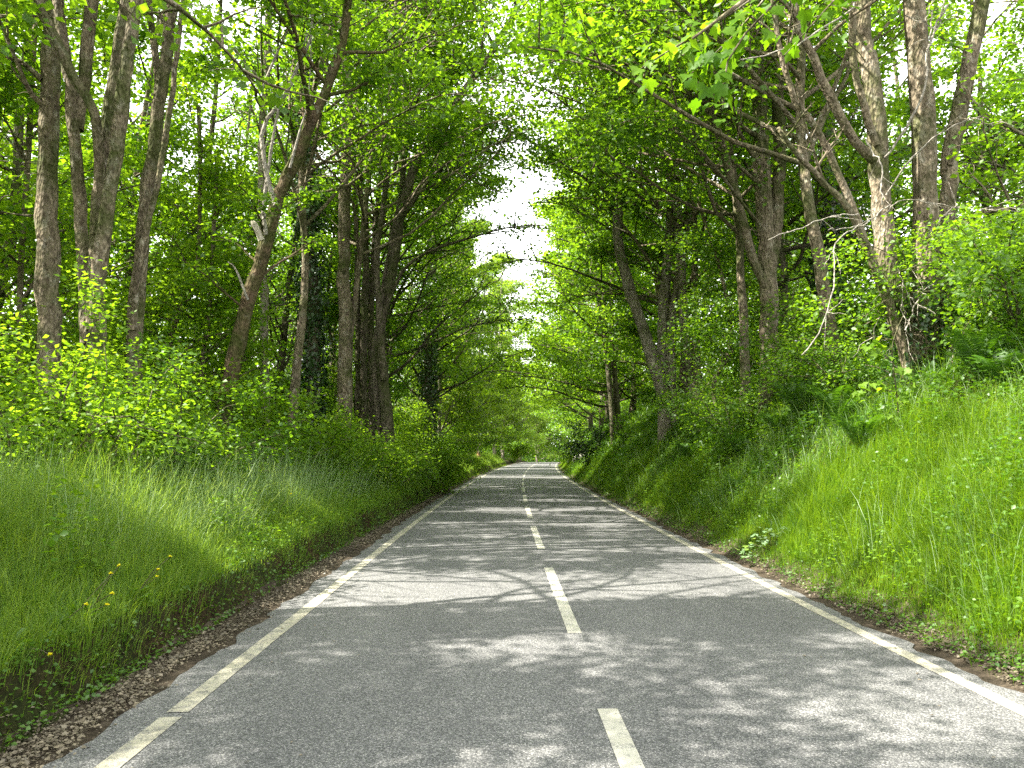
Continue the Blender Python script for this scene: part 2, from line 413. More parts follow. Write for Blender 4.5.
GL, GR = 'trees along the left verge', 'trees along the right bank'
def px_path(pts, y):                  # pixel outline of a stem -> points at its own distance; a third number shifts it nearer or further
    return np.array([at(p[0], p[1], y+(p[2] if len(p) > 2 else 0)) for p in pts])
def extend(P, top, g, lean=(0, 0)):
    d = unit(P[-1]-P[-2]); out = [P]
    p = P[-1]
    while p[2] < top:
        d = unit(d*.85+np.array([lean[0]*.1, lean[1]*.1, .25])+g.normal(0, .07, 3)); p = p+d*1.2; out.append(p[None])
    return np.vstack(out)
def rooted(P):                        # carries the first stem down into the ground
    b = P[0].copy(); b[2] = float(ground(b[0], b[1]))-.15
    return np.vstack([b[None], P]) if P[0][2]-b[2] > .2 else P

# ================================================================== THE SETTING
w = bpy.data.worlds.new('World'); sc.world = w; w.use_nodes = True
nt = w.node_tree; bg = nt.nodes['Background']
sky = nt.nodes.new('ShaderNodeTexSky'); sky.sky_type = 'NISHITA'; sky.sun_disc = False
sky.sun_elevation = SUN_EL; sky.sun_rotation = math.atan2(TOSUN[0], TOSUN[1]) % (2*math.pi)
sky.dust_density = 6.0; sky.air_density = 1.2; sky.ozone_density = 1.0
cn = noise(nt, 1.6, 6, coords(nt, (1, 1, 2.2), 'Generated'), .6, .3)      # broken bright cloud over the blue
cl = mix(nt, sky.outputs[0], (5.6, 5.65, 5.7), ramp(nt, cn, [(.30, (.25, .25, .25)), (.55, (1, 1, 1))]))
nt.links.new(cl, bg.inputs[0]); bg.inputs[1].default_value = .15
sd = bpy.data.lights.new('sun', 'SUN'); sd.energy = 5.0; sd.angle = R(.5); sd.color = (1.0, .95, .86)
so = bpy.data.objects.new('sun', sd); col.objects.link(so)
so.rotation_euler = Vector(TOSUN).to_track_quat('Z', 'Y').to_euler()

def grid_mesh(S, Y, zf, ragged=None):
    SS, YY = np.meshgrid(S, Y)
    X = SS+xc(np.minimum(YY, 260))
    if ragged is not None: X = X+ragged(SS, YY)
    V = np.stack([X, YY, zf(X, YY)], -1).reshape(-1, 3)
    a, b = len(Y), len(S)
    i = np.arange(a-1)[:, None]*b+np.arange(b-1)[None]
    Q = np.stack([i, i+1, i+b+1, i+b], -1).reshape(-1)
    return V, Q, np.full((a-1)*(b-1), 4)
S = np.concatenate([[-900, -400, -250, -150, -90, -60, -45, -35], np.arange(-28, -8, 1.0), np.arange(-8, -3.9, .3), np.arange(-3.9, -2.9, .06), [-2, 0, 2],
                    np.arange(2.85, 3.9, .08), np.arange(3.9, 8, .25), np.arange(8, 28, 1.0), [30, 38, 48, 60, 90, 150, 250, 400, 900]])
Y = np.concatenate([[-300, -120, -60, -40], np.arange(-30, 0, 2), np.arange(0, 30, .2), np.arange(30, 70, .5), np.arange(70, 200, 2), [210, 230, 260, 320, 420, 600, 900]])
V, Q, Z = grid_mesh(S, Y, ground)
tag(link('ground', raw_mesh('ground', V, Q, Z), M['ground'], smooth=True), kind='structure')
# dirt strips beside the tarmac, 4 mm above the ground sheet
YR = np.concatenate([np.arange(-14, 40, .12), np.arange(40, 180, .6)])
for sgn, lo, hi in ((-1, -3.30, -2.80), (1, 2.72, 3.36)):
    Sd = np.linspace(lo, hi, 14)
    V, Q, Z = grid_mesh(Sd, YR, lambda x, y: np.maximum(ground(x, y), zr(y)-.012)+.005+.018*(fbm(x*7, y*7, 31)-.4)*(np.abs(x-xc(y)) > 2.98))
    tag(link('dirt_path', raw_mesh('dirt_path', V, Q, Z), M['dirt'], smooth=True), kind='structure')
# the road
Sr = np.array([-2.90, -2.84, -2.0, -1, 0, 1, 2.0, 2.8, 2.9])
def rag(s, y): return np.where(np.abs(s) > 2.83, (fbm(y*3.2, s*0+np.sign(s)*9, 41)-.5)*.22*np.sign(s), 0)
V, Q, Z = grid_mesh(Sr, YR, lambda x, y: zr(y)+.012-.02*((x-xc(y))/2.9)**2+.012, rag)
road = tag(link('road', raw_mesh('road', V, Q, Z), M['asphalt']), kind='structure')
def road_z(x, y): return zr(y)+.024-.02*((x-xc(y))/2.9)**2
def strip(name, s0, s1, y0, y1, m, step=.35):
    Yq = np.linspace(y0, y1, max(3, int((y1-y0)/step)))
    V, Q, Z = grid_mesh(np.array([s0, (s0+s1)/2, s1]), Yq, lambda x, y: road_z(x, y)+.004, lambda s, y: (fbm(y*5, s*30, 51)-.5)*.012)
    o = link(name, raw_mesh(name, V, Q, Z), m); o.parent = road; return o
strip('edge_line', -2.665, -2.53, -14, 4.97, M['paintedge']); strip('edge_line', -2.665, -2.53, 5.06, 178, M['paintedge'])
strip('edge_line', 2.62, 2.745, -14, 178, M['paintedge'])
for k in range(-2, 27):
    strip('centre_line', .02, .145, 7.13+6.05*(k-1), 7.13+6.05*(k-1)+3.95, M['paint'])

# ================================================================== TREES ON THE LEFT
# a big grey trunk
base = on(at(48, 430, 13.3)[0], 13.3)
t = thing('sycamore_tree', 'thick straight grey trunk with a bent twiggy limb, at the left edge of the photo', 'tree', base, GL)
T = Tree(101); P = rooted(px_path([(47, 440), (49, 330), (47, 230), (49, 130), (53, 40), (56, -60)], 13.3))
P, r = T.stem(extend(P, 17, T.g), .20, .10, .12, 16, .25)
for q in ([(47, 108), (30, 92), (12, 50), (0, 22), (-22, -30)], [(42, 80), (22, 62), (8, 58), (-12, 40)]):
    T.limb(spline(px_path([(*a, -.1*i) for i, a in enumerate(q)], 13.2), 10), .055, 6, 4)
T.limbs(P, r, 16, .45, 5.2, (.2, 0), (5, 50))
for i in range(26):                    # the dead twigs round the swelling
    g = T.g; y0 = at(0, g.uniform(85, 190), 13.2)[2]; a = g.uniform(0, 6.28); p = np.array([P[4][0]+.15*math.cos(a), 13.3+.15*math.sin(a), y0])
    T.br.add(limb_path(g, p, (math.cos(a), math.sin(a), g.uniform(-.4, .5)), g.uniform(.3, .7), 5, 0, .3, .3), np.linspace(.008, .003, 5), 3, cap=False)
T.finish(t, M['syc'], M['bark'])

# three-stemmed tree next to it
base = on(at(98, 430, 12)[0], 12)
t = thing('sycamore_tree', 'tree forking into several lichen-spotted stems, the front one leaning right', 'tree', base, GL)
T = Tree(102)
B1 = extend(rooted(px_path([(95, 440), (96, 340), (99, 280), (107, 220), (117, 150), (124, 90), (130, 45), (140, -20)], 12)), 15, T.g, (.3, 0))
B1, r1 = T.stem(B1, .125, .07, .2, 14, .3)
B2 = px_path([(94, 330, .25), (98, 230, .3), (104, 150, .35), (113, 90, .4), (122, 30, .4), (130, -40, .4)], 12)
B2, r2 = T.stem(extend(B2, 14, T.g), .11, .07, .2, 12)
B3 = px_path([(88, 345, .3), (82, 240, .5), (77, 170, .5), (73, 110, .5), (68, 70, .5), (60, 10, .5), (54, -40, .5)], 12)
B3, r3 = T.stem(extend(B3, 14, T.g, (-.3, 0)), .10, .07, .2, 12)
B4 = px_path([(77, 130, .55), (85, 75, .6), (90, 20, .6), (94, -40, .6)], 12)
B4, r4 = T.stem(extend(B4, 14, T.g), .105, .08, .2, 12)
B5 = px_path([(97, 235, .25), (99, 180, .2), (98, 135, .1), (92, 108, 0), (72, 74, -.1), (53, 35, -.2), (38, 0, -.2), (28, -40, -.2)], 12)
B5, r5 = T.stem(extend(B5, 11, T.g, (-.4, 0)), .085, .06, .15, 10)
for B, r_, n in ((B1, r1, 9), (B2, r2, 6), (B3, r3, 6), (B4, r4, 6), (B5, r5, 5)): T.limbs(B, r_, n, .55, 4.2, (.1, 0), (5, 50), 7, 5)
T.finish(t, M['syc'], M['bark'])

# third: pale stem beside a darker one
base = on(at(132, 430, 14.6)[0], 14.6)
t = thing('sycamore_tree', 'pair of tall stems leaning slightly right, a thin pale one against a brown one', 'tree', base, GL)
T = Tree(103)
C1 = extend(rooted(px_path([(130, 440), (136, 320), (141, 250), (152, 160), (161, 90), (168, 40), (177, -30)], 14.6)), 16, T.g, (.2, 0))
C1, r1 = T.stem(C1, .15, .08, .16, 14, .2)
C2 = px_path([(133, 330, -.15), (140, 260, -.25), (157, 185, -.3), (168, 120, -.3), (176, 60, -.3), (184, 0, -.3), (190, -40, -.3)], 14.6)
C2, r2 = T.stem(extend(C2, 13, T.g), .06, .045, .15, 8)
C3 = px_path([(151, 175, .2), (154, 120, .3), (158, 80, .4), (150, 20, .4), (147, -30, .4)], 14.6)
C3, r3 = T.stem(extend(C3, 14, T.g), .08, .05, .15, 8)
T.limbs(C1, r1, 13, .5, 4.8, (.2, 0), (5, 45)); T.limbs(C3, r3, 6, .5, 3.2)
T.finish(t, M['syc'], M['bark'])

# leaning mossy trunk with broken pale branches
base = on(at(220, 440, 17)[0], 17)
t = thing('leaning_tree', 'reddish mossy trunk leaning right with broken bleached branches', 'tree', base, GL)
T = Tree(104)
D = rooted(px_path([(219, 445), (226, 400), (238, 340), (250, 295), (267, 240), (279, 195), (295, 160), (312, 122), (330, 80), (345, 30), (352, -40)], 17))
D, r = T.stem(extend(D, 16, T.g, (.2, 0)), .205, .05, .2, 14, .25)
DB = Tubes()
for q, a, b in (([(276, 205), (268, 180), (262, 130), (284, 98), (300, 60), (310, 40), (313, 5)], .06, .03), ([(300, 58), (308, 35), (320, 20)], .03, .015),
                ([(266, 235), (264, 205), (271, 150), (280, 100)], .05, .03), ([(262, 90), (270, 70), (288, 30), (306, 5), (320, -15)], .03, .02),
                ([(290, 168), (300, 130), (308, 100), (312, 30)], .03, .012), ([(248, 300), (236, 270), (228, 262)], .03, .012)):
    DB.add(spline(px_path([(*p, -.25) for p in q], 17), 14), np.linspace(a, b, 14), 7, .15, 5)
DB.build('broken_branch', M['deadwood'], t)
q = px_path([(262, 240, -.22), (256, 226, -.3), (251, 221, -.34)], 17); ST = Tubes(); ST.add(spline(q, 6), [.07, .075, .07, .065, .05, .01], 9, .5, 9); ST.build('split_stub', M['split'], t)
T.limbs(D, r, 14, .52, 4.6, (.2, 0), (0, 45), 8, 5)
T.limbs(D[8:22], r[8:22], 6, .3, 2.0, (-.3, 0), (0, 30), 5, 4, tl=.4)
T.finish(t, M['syc'], M['barkbrown'])

# thin pale stem
base = on(at(266, 430, 22)[0], 22)
t = thing('birch_tree', 'slender pale straight stem rising behind the leaning mossy trunk', 'tree', base, GL)
T = Tree(105)
E = extend(rooted(px_path([(266, 440), (265, 390), (264, 300), (262, 220), (262, 150), (266, 80), (270, 0), (272, -50)], 22)), 19, T.g)
E, r = T.stem(E, .13, .08, .12, 10); T.limbs(E, r, 16, .38, 3.4, (0, 0), (0, 50), 7, 5)
T.finish(t, M['mid'], M['barkpale'])

# ivy covered column
base = on(at(312, 430, 26)[0], 26)
t = thing('ivy_tree', 'upright trunk wrapped in dark ivy, left of the bare grey pole-like stems', 'tree', base, GL)
T = Tree(106)
Fp = extend(rooted(px_path([(312, 440), (313, 340), (310, 240), (306, 150), (300, 60), (296, -40)], 26)), 20, T.g)
Fp, r = T.stem(Fp, .30, .15, .12, 10); T.limbs(Fp, r, 14, .55, 5.0)
T.finish(t, M['mid'], M['barkdark']); ivy(t, Fp, r, 9000, 61, .13, .34, (0, .75))

# bare grey pole stems
def clump(seed, y, base_px, label, stems, lm, bm, group, name='sycamore_tree', L=4.5, top=20, nl=11, t0=.36, bias=(0, 0), per=20, size=.13, el=(-5, 50), **kw):
    b = at(*base_px, y); base = on(b[0], y)
    t = thing(name, label, 'tree', base, group); T = Tree(seed)
    for j, (pts, r0, r1) in enumerate(stems):
        P = px_path(pts, y)
        if j == 0 or kw.get('allroot'): P = rooted(P)
        P, r = T.stem(extend(P, top*T.g.uniform(.85, 1.1), T.g, (bias[0]*.15, 0)), r0, r1, .13, 10, .2 if j == 0 else 0)
        T.limbs(P, r, nl, t0, L, bias, el, kw.get('sub', 9), kw.get('twig', 6), tl=.6)
    for q, a, b2 in kw.get('extra', ()):
        T.limb(spline(px_path(q, y), 12), a, kw.get('xsub', 9), 5, .6, .35)
    T.finish(t, lm, bm, per, size, carve=kw.get('carve', True)); return t
clump(107, 24, (345, 430), 'thick smooth grey trunk beside the ivy-wrapped column', [([(345, 440), (345, 330), (344, 240), (346, 180), (348, 90), (340, 0), (338, -50)], .235, .12)], M['syc'], M['bark'], GL, nl=15, t0=.52, bias=(.25, -.1), el=(5, 50))
clump(108, 29, (365, 430), 'cluster of thin straight poles between the grey trunk and the fanned tree',
      [([(364, 440), (364, 330), (366, 250), (362, 180), (358, 100)], .14, .08), ([(357, 440, .5), (358, 330, .5), (356, 220, .5), (352, 150, .5)], .12, .07), ([(372, 440, .3), (371, 340, .3), (374, 250, .3), (380, 180, .3)], .12, .07)],
      M['syc'], M['barkdark'], GL, allroot=True, nl=8, t0=.56, el=(10, 55))
clump(109, 26.5, (386, 435), 'fanned tree whose dark stems spread right over the carriageway',
      [([(388, 440), (384, 385), (380, 330), (392, 275), (400, 220), (410, 180), (425, 145), (448, 112), (475, 75)], .215, .06),
       ([(380, 430, .3), (376, 350, .4), (388, 265, .5), (402, 190, .5), (405, 120, .5), (402, 40, .5)], .15, .06),
       ([(384, 380, -.2), (379, 310, -.3), (377, 250, -.4), (386, 190, -.5), (392, 120, -.5)], .12, .05)],
      M['syc'], M['barkdark'], GL, nl=12, t0=.56, bias=(.4, -.15), L=4.8, el=(10, 55),
      extra=(([(389, 300), (405, 268, -.3), (432, 250, -.8), (470, 238, -1.4), (505, 228, -2), (522, 226, -2.4)], .07, .02),
             ([(398, 225), (425, 185, -.4), (452, 160, -.8), (485, 148, -1.4), (505, 140, -1.8)], .08, .02),
             ([(388, 265), (405, 205, -.3), (440, 170, -.5), (470, 180, -1.2), (492, 190, -1.5)], .06, .02),
             ([(410, 180), (440, 120, -.5), (478, 85, -1.5), (515, 70, -2.5)], .07, .02)))
clump(110, 40, (428, 435), 'dark ivy-smothered stump-like trunk past the fanned tree', [([(428, 445), (428, 380), (430, 320), (434, 250), (440, 190)], .24, .12)], M['olive'], M['barkdark'], GL, name='ivy_tree', nl=13, t0=.35, top=19, size=.15, per=9)
tI = [o for o in bpy.data.objects if o.get('label', '').startswith('dark ivy-smothered')][0]
ivy(tI, spline(rooted(px_path([(428, 445), (428, 380), (430, 320), (432, 275)], 40)), 20), np.full(20, .28), 3500, 66, .16, .35)

# ================================================================== TREES ON THE RIGHT
base = on(at(925, 375, 12.2)[0], 12.2)
t = thing('sycamore_tree', 'big many-stemmed tree with bare crossing limbs on the top of the bank', 'tree', base, GR)
T = Tree(201)
def st(pts, a, b, top=14, n=6, t0=.66, L=4.5, bias=(0, 0), k=12, ext=True, sub=8):
    P = px_path(pts, 12.2); P = extend(P, top, T.g, bias) if ext else P
    P, r = T.stem(P, a, b, .14, k); T.limbs(P, r, n, t0, L, bias, (0, 50), sub, 5); return P, r
st([(918, 400), (915, 360), (897, 310), (887, 255), (881, 200), (876, 130), (869, 70), (862, 10), (858, -40)], .18, .12, n=8, bias=(-.2, 0))
st([(928, 400), (926, 340), (924, 290), (926, 220), (924, 150), (921, 80), (916, 20), (912, -40)], .215, .14, n=8)
st([(946, 395, .3), (942, 330, .3), (944, 270, .3), (948, 200, .3), (950, 160, .3), (961, 105, .2), (973, 50, .1), (983, 5, 0), (990, -40, 0)], .15, .10, n=6, bias=(.3, 0))
st([(912, 390, -.2), (894, 320, -.25), (878, 275, -.3), (864, 240, -.4), (846, 205, -.5), (822, 180, -.6), (800, 158, -.8), (778, 128, -1)], .085, .03, ext=False, n=4, k=9, L=1.6)
st([(868, 250, -.3), (850, 200, -.4), (836, 165, -.5), (816, 128, -.6), (798, 105, -.7), (786, 75, -.8), (776, 30, -.9), (770, -20, -1)], .06, .035, ext=False, n=4, k=8, L=1.6)
st([(880, 165), (862, 150, -.15), (842, 118, -.3), (826, 88, -.4), (812, 58, -.5), (797, 22, -.6), (790, -15, -.6)], .08, .055, ext=False, n=4, k=9, L=2)
st([(877, 145, -.15), (862, 98, -.3), (854, 60, -.35), (853, 20, -.4), (850, -20, -.4)], .06, .05, ext=False, n=3, k=9, L=2)
st([(944, 270, .2), (950, 235, .1), (966, 222, 0), (990, 210, -.2), (1020, 208, -.5), (1060, 190, -.8)], .06, .03, ext=False, n=5, k=8, L=1.8)
st([(950, 165, .2), (964, 130, .1), (985, 118, 0), (1010, 128, -.2), (1040, 140, -.4)], .04, .02, ext=False, n=4, k=7, L=1.6)
st([(930, 390, -.3), (945, 375, -.5), (962, 340, -.7), (970, 315, -.8), (988, 300, -1.0), (1004, 280, -1.2)], .045, .02, ext=False, n=4, k=7, L=1.0)
DB = Tubes()
for q, a, b in (([(884, 158, -.2), (900, 138, -.3), (915, 112, -.4), (925, 85, -.4), (927, 58, -.4), (934, 30, -.4), (948, 5, -.4)], .03, .022), ([(866, 139, -.3), (874, 155, -.5), (881, 165, -.6), (881, 185, -.7), (882, 205, -.7)], .022, .016),
                ([(740, 60, -2), (790, 48, -1.5), (820, 30, -1.2), (848, 12, -1), (860, -5, -.9)], .014, .02), ([(925, 240, -.3), (945, 215, -.5), (958, 205, -.6)], .02, .014), ([(905, 15, -.2), (917, 22, -.3), (926, 20, -.4), (932, 0, -.4)], .014, .01),
                ([(886, 195, -.3), (910, 160, -.5), (930, 140, -.6), (950, 128, -.7), (972, 118, -.8), (985, 122, -.8), (998, 128, -.8)], .022, .01), ([(883, 215, -.3), (905, 200, -.4), (940, 205, -.6), (970, 208, -.8), (1020, 212, -1.2)], .016, .008),
                ([(932, 10, -.2), (930, 40, -.3), (940, 20, -.4), (944, 0, -.4)], .02, .014), ([(828, 230, -1), (860, 225, -.8), (890, 205, -.6)], .010, .014), ([(768, 240, -2), (800, 228, -1.7), (835, 216, -1.3), (858, 214, -1)], .009, .014),
                ([(862, 224, -.8), (846, 232, -1.1), (834, 250, -1.4), (834, 290, -1.6), (820, 330, -1.8), (802, 355, -2)], .014, .010), ([(905, 330, -.7), (918, 300, -.8), (924, 288, -.9)], .016, .01), ([(897, 268, -.6), (912, 300, -.7), (934, 312, -.8)], .014, .01),
                ([(900, 370, -.6), (880, 350, -.7), (870, 330, -.8)], .014, .008), ([(902, 285, -.6), (905, 318, -.7), (906, 340, -.7)], .008, .006)):
    Pd = spline(px_path(q, 12.2), 18); Pd[1:-1] += T.g.normal(0, .012, (16, 3)); DB.add(Pd, np.linspace(a, b, 18)*.72, 6, .3, 3)
    for kk in range(5):
        kq = T.g.integers(4, 17); dd = unit(Pd[kq]-Pd[kq-1])+T.g.normal(0, .6, 3)
        DB.add(limb_path(T.g, Pd[kq], dd, T.g.uniform(.15, .55), 5, 0, .2, .25), np.linspace(.007, .002, 5), 4, cap=False)
DB.build('dead_branch', M['deadwood'], t)
g = T.g                                 # mossy brushwood round the foot of the stems
for i in range(60):
    a = g.uniform(0, 6.28); p = base+[math.cos(a)*.35, math.sin(a)*.25-.1, g.uniform(-.1, 1.3)]
    T.br.add(limb_path(g, p, (math.cos(a), math.sin(a)-.4, g.uniform(-.6, .8)), g.uniform(.3, .8), 5, 0, .3, .3), np.linspace(.012, .004, 5), 3, cap=False)
T.finish(t, M['syc'], M['bark'], per=12)
Pm = spline([base+[0, .0, -.2], base+[0, 0, .7], base+[.05, .1, 1.6]], 10); ivy(t, Pm, np.linspace(.50, .26, 10), 900, 83, .08, .2)

clump(202, 19, (770, 350), 'forked trunk with twin upright stems, left of the big many-stemmed tree',
      [([(770, 365), (769, 320), (768, 270), (766, 235), (762, 180), (760, 120), (757, 60), (752, -20)], .25, .13), ([(771, 265, .1), (776, 220, .1), (779, 160, .1), (778, 90, .1), (775, 20, .1), (774, -30, .1)], .17, .12),
       ([(768, 290, -.1), (752, 256, -.2), (742, 215, -.3), (728, 165, -.5), (716, 125, -.7), (700, 85, -1)], .11, .06)],
      M['syc'], M['bark'], GR, nl=14, t0=.34, bias=(-.3, -.1), L=5.2, el=(-15, 45),
      extra=(([(765, 190), (720, 150, -.6), (680, 130, -1.2), (640, 122, -2), (605, 130, -2.6)], .05, .02), ([(762, 140), (700, 100, -1), (650, 75, -2), (600, 55, -3), (550, 50, -4)], .06, .02),
             ([(760, 225, -.5), (740, 200, -1), (700, 150, -2), (660, 126, -2.4), (610, 130, -3)], .04, .02)))
clump(203, 27.5, (665, 400), 'clump of four pale trunks splaying apart on the bank', 
      [([(664, 410), (660, 385), (648, 345), (637, 310), (626, 275), (618, 240), (618, 190)], .24, .10), ([(664, 410, .3), (662, 360, .3), (663, 310, .3), (668, 250, .3), (672, 190, .3), (670, 100, .3)], .22, .11),
       ([(673, 410, .1), (671, 360, .1), (671, 330, .1), (680, 270, .1), (690, 200, .1)], .17, .09), ([(694, 405, -.2), (689, 360, -.2), (684, 320, -.2), (681, 260, -.2), (676, 180, -.2)], .20, .10)],
      M['syc'], M['barkpale'], GR, allroot=True, nl=9, t0=.30, bias=(-.35, -.1), L=4.6, size=.135, el=(-20, 45))
clump(204, 42, (614, 425), 'two slim dark trunks side by side where the bank meets the bend', [([(613, 432), (609, 380), (604, 340), (598, 290)], .15, .08), ([(619, 430, .2), (615, 380, .2), (612, 330, .2), (612, 280, .2)], .18, .09)],
      M['lime'], M['barkdark'], GR, allroot=True, nl=12, t0=.22, bias=(-.4, -.1), L=5.6, top=19, size=.16, per=10, el=(-15, 45))
t = clump(205, 23, (826, 330), 'ivy-clad trunk half hidden behind the big many-stemmed tree', [([(828, 340), (827, 280), (826, 220), (828, 160), (826, 60)], .27, .15)], M['mid'], M['barkpale'], GR, name='ivy_tree', nl=16, t0=.3)
ivy(t, spline(rooted(px_path([(829, 340), (829, 260), (832, 170)], 23)), 20), np.full(20, .3), 5000, 67, .12, .32, (.15, 1))

# sycamore just outside the picture whose lowest branch hangs into it
base = on(6.6, 4.2)
t = thing('sycamore_tree', 'leafy branch with large bright lobed leaves hanging down at the top of the photo', 'tree', base, GR)
T = Tree(206); P = np.array([base-[0, 0, .2], base+[-.1, 0, 3], base+[-.3, .2, 7], base+[-.2, .1, 12]])
P, r = T.stem(P, .24, .10, .12, 14, .2)
Q = np.array([P[14], [4.6, 4.8, 6.4], [3.2, 5.1, 6.0], [2.0, 5.0, 4.95], [1.3, 5.0, 4.40]])
T.br.add(spline(Q, 14), np.linspace(.06, .008, 14), 6)
for q, n in ((spline([[2.2, 5.0, 5.05], [1.6, 5.3, 4.72], [1.15, 5.2, 4.40], [.97, 5.2, 4.28]], 8), 44), (spline([[2.3, 5.05, 5.1], [1.9, 4.8, 4.65], [1.5, 4.8, 4.20], [1.45, 4.85, 3.85]], 8), 42),
             (spline([[3.2, 5.1, 6.0], [2.6, 5.2, 5.1], [2.0, 5.2, 4.4]], 8), 42), (spline([[2.2, 5.0, 5.2], [1.8, 5.6, 4.8], [1.45, 5.7, 4.5]], 8), 40)):
    T.br.add(q, np.linspace(.012, .004, 8), 5)
    g = T.g; f = g.uniform(.25, 1, n)*(len(q)-1.01); k = f.astype(int); C = q[k]+(q[k+1]-q[k])*(f-k)[:, None]
    ax = g.normal(0, .8, (n, 3))*[1, 1, .3]+[-.25, 0, -.65]; off = unit(ax)*.05+g.normal(0, .06, (n, 3))
    leaves('leaf_spray', C+off, ax, np.array([-.2, -.55, .8])+g.normal(0, .35, (n, 3)), g.uniform(.065, .125, n), M['lime'] if n == 44 and q[-1][0] < 1 else M['spray'], t, 'maple')
T.limbs(P, r, 12, .80, 5, (.3, -.2), (20, 60)); T.finish(t, M['syc'], M['bark'])

# ================================================================== ROWS OF FULLER TREES
def row_tree(seed, s, y, H, hb, L, label, group, lm, bm, r0=.2, lean=(0, 0), name='woodland_tree', carve=True, n=26, sub=9, twig=7, per=15, size=.15, stems=1, el=(-5, 50), twigtubes=False, thin=1, bias=1.0):
    x = s+float(xc(y)); base = on(x, y)
    t = thing(name, label, 'tree', base, group); T = Tree(seed); g = T.g
    for j in range(stems):
        a = g.uniform(0, 6.28); sp = .0 if stems == 1 else 1.0
        Q = [base+[0, 0, -.2]]
        for f in (.15, .35, .6, 1): Q.append(base+np.array([lean[0]*f*f*H*.35+g.normal(0, .22)+sp*math.cos(a)*f*2.2, lean[1]*f*f*H*.35+g.normal(0, .22)+sp*math.sin(a)*f*2.2, f*H]))
        P, r = T.stem(np.array(Q), r0*(1 if stems == 1 else .72), .05, .12, 10, .25, 16)
        T.limbs(P, r, n//stems, hb/H, L, (lean[0]*bias, lean[1]*bias), el, sub, twig, tl=.7, taper=.6)
    T.finish(t, lm, bm, per, size, carve=carve, twigtubes=twigtubes, spread=.22, flat=.65, thin=thin)
    return t
def copy_tree(src, loc, rot, sca, label, group, name=None):
    c = src.copy(); col.objects.link(c); c.location = loc; c.rotation_euler = (0, 0, rot); c.scale = (sca,)*3
    c['label'] = label; c['group'] = group
    for ch in list(src.children):
        d = ch.copy(); col.objects.link(d); d.parent = c
    return c
WL, WR = 'trees in the wood on the left', 'trees in the wood on the right'
OUT = 'unseen canopy tree outside the view on the left, added to shade the tarmac'  # trees out of frame, added for their shade on the near road and verge
# left, behind the verge trees: unique crowns, open where the light comes through
NL = ['leafy tree in the wood behind the thick grey trunk', 'bright leafy tree showing between the two leftmost trunks', 'leafy tree between the paired stems and the leaning mossy trunk',
      'dense green tree behind the slender pale stem', 'shadowy tree behind the ivy-wrapped column', 'bushy tree behind the bare grey poles']
for k, (s, y, H, hb, L, lm) in enumerate(((-12.5, 13, 16, 5, 5, 'syc'), (-12.5, 19, 17, 2.5, 5, 'lime'), (-11, 25, 18, 2.5, 5, 'syc'), (-9.5, 31, 19, 3, 5, 'mid'), (-9.0, 37, 19, 3, 5, 'mid'), (-7.5, 44, 19, 3.5, 5.2, 'syc'))):
    row_tree(300+k, s, y, H, hb, L, NL[k], WL, M[lm], M['barkdark'], .2, (.12, -.05), n=28)
row_tree(320, -7.0, 7.2, 17, 7.5, 5.2, OUT, GL, M['syc'], M['bark'], .22, (.35, .1), n=24, thin=0)
row_tree(321, -7.4, 1.5, 17, 6, 5.2, OUT, GL, M['syc'], M['bark'], .22, (.35, .1), n=24, thin=0)
row_tree(322, -12.5, 5.0, 17, 5, 5, OUT, GL, M['syc'], M['bark'], .22, (.1, .1), n=22, thin=0)
row_tree(324, -17.5, 3.0, 17, 5, 5.5, OUT, GL, M['syc'], M['bark'], .22, (.1, .1), n=26, thin=0)
row_tree(325, -9.5, 9.6, 16, 7.5, 4.5, OUT, GL, M['syc'], M['bark'], .15, (.1, 0), n=20, thin=0)
row_tree(323, -13, -2.0, 17, 5, 5, OUT, GL, M['syc'], M['bark'], .22, (.1, .1), n=22, thin=0)
# right: crowns reaching over the road
NR = ['tree with a low wide crown between the forked trunk and the four pale trunks', 'tree standing behind the forked trunk', 'tree behind the clump of four pale trunks']
for k, (s, y, H, hb, L, lm, lean) in enumerate(((7.4, 23, 17, 4.5, 6.2, 'syc', (-.12, -.05)), (10.5, 25, 17, 2.5, 5, 'mid', (-.1, 0)), (11, 33, 18, 2.5, 5, 'syc', (-.1, 0)))):
    row_tree(340+k, s, y, H, hb, L, NR[k], GR if k == 0 else WR, M[lm], M['barkdark'], .2, lean, n=26, carve=False, per=10)
row_tree(346, 6.3, 15.6, 16, 6.6, 8.2, 'tree whose crown hangs over the road beside the forked trunk', GR, M['syc'], M['bark'], .14, (-.3, 0), n=36, bias=2.2, thin=0, carve=False, per=9)
row_tree(355, -5.6, 24, 17, 9.5, 6.5, 'slim leafy tree overhanging the road beside the thick smooth grey trunk', GL, M['syc'], M['bark'], .13, (.3, 0), n=30, bias=1.6, el=(5, 50))
row_tree(358, 6.2, 27.0, 22, 9.0, 8.8, 'tall tree with a high crown over the road beside the four pale trunks', GR, M['syc'], M['bark'], .15, (-.3, 0), n=40, bias=2.2, carve=False, thin=0, per=9)
row_tree(359, -6.0, 30.5, 21, 11.0, 7.0, 'tall tree with a high crown over the road behind the fanned tree', GL, M['syc'], M['barkdark'], .15, (.3, 0), n=40, bias=1.6, carve=False)
row_tree(356, 5.8, 20.5, 18, 7.5, 8.4, 'slim leafy tree leaning over the road just past the forked trunk', GR, M['syc'], M['bark'], .13, (-.3, 0), n=38, bias=2.2, carve=False, thin=0, per=9)
row_tree(357, -5.4, 41, 21, 5.5, 7.0, 'leafy tree overhanging the road next to the dark ivy-smothered trunk', GL, M['syc'], M['barkdark'], .16, (.3, 0), n=44, bias=1.6)
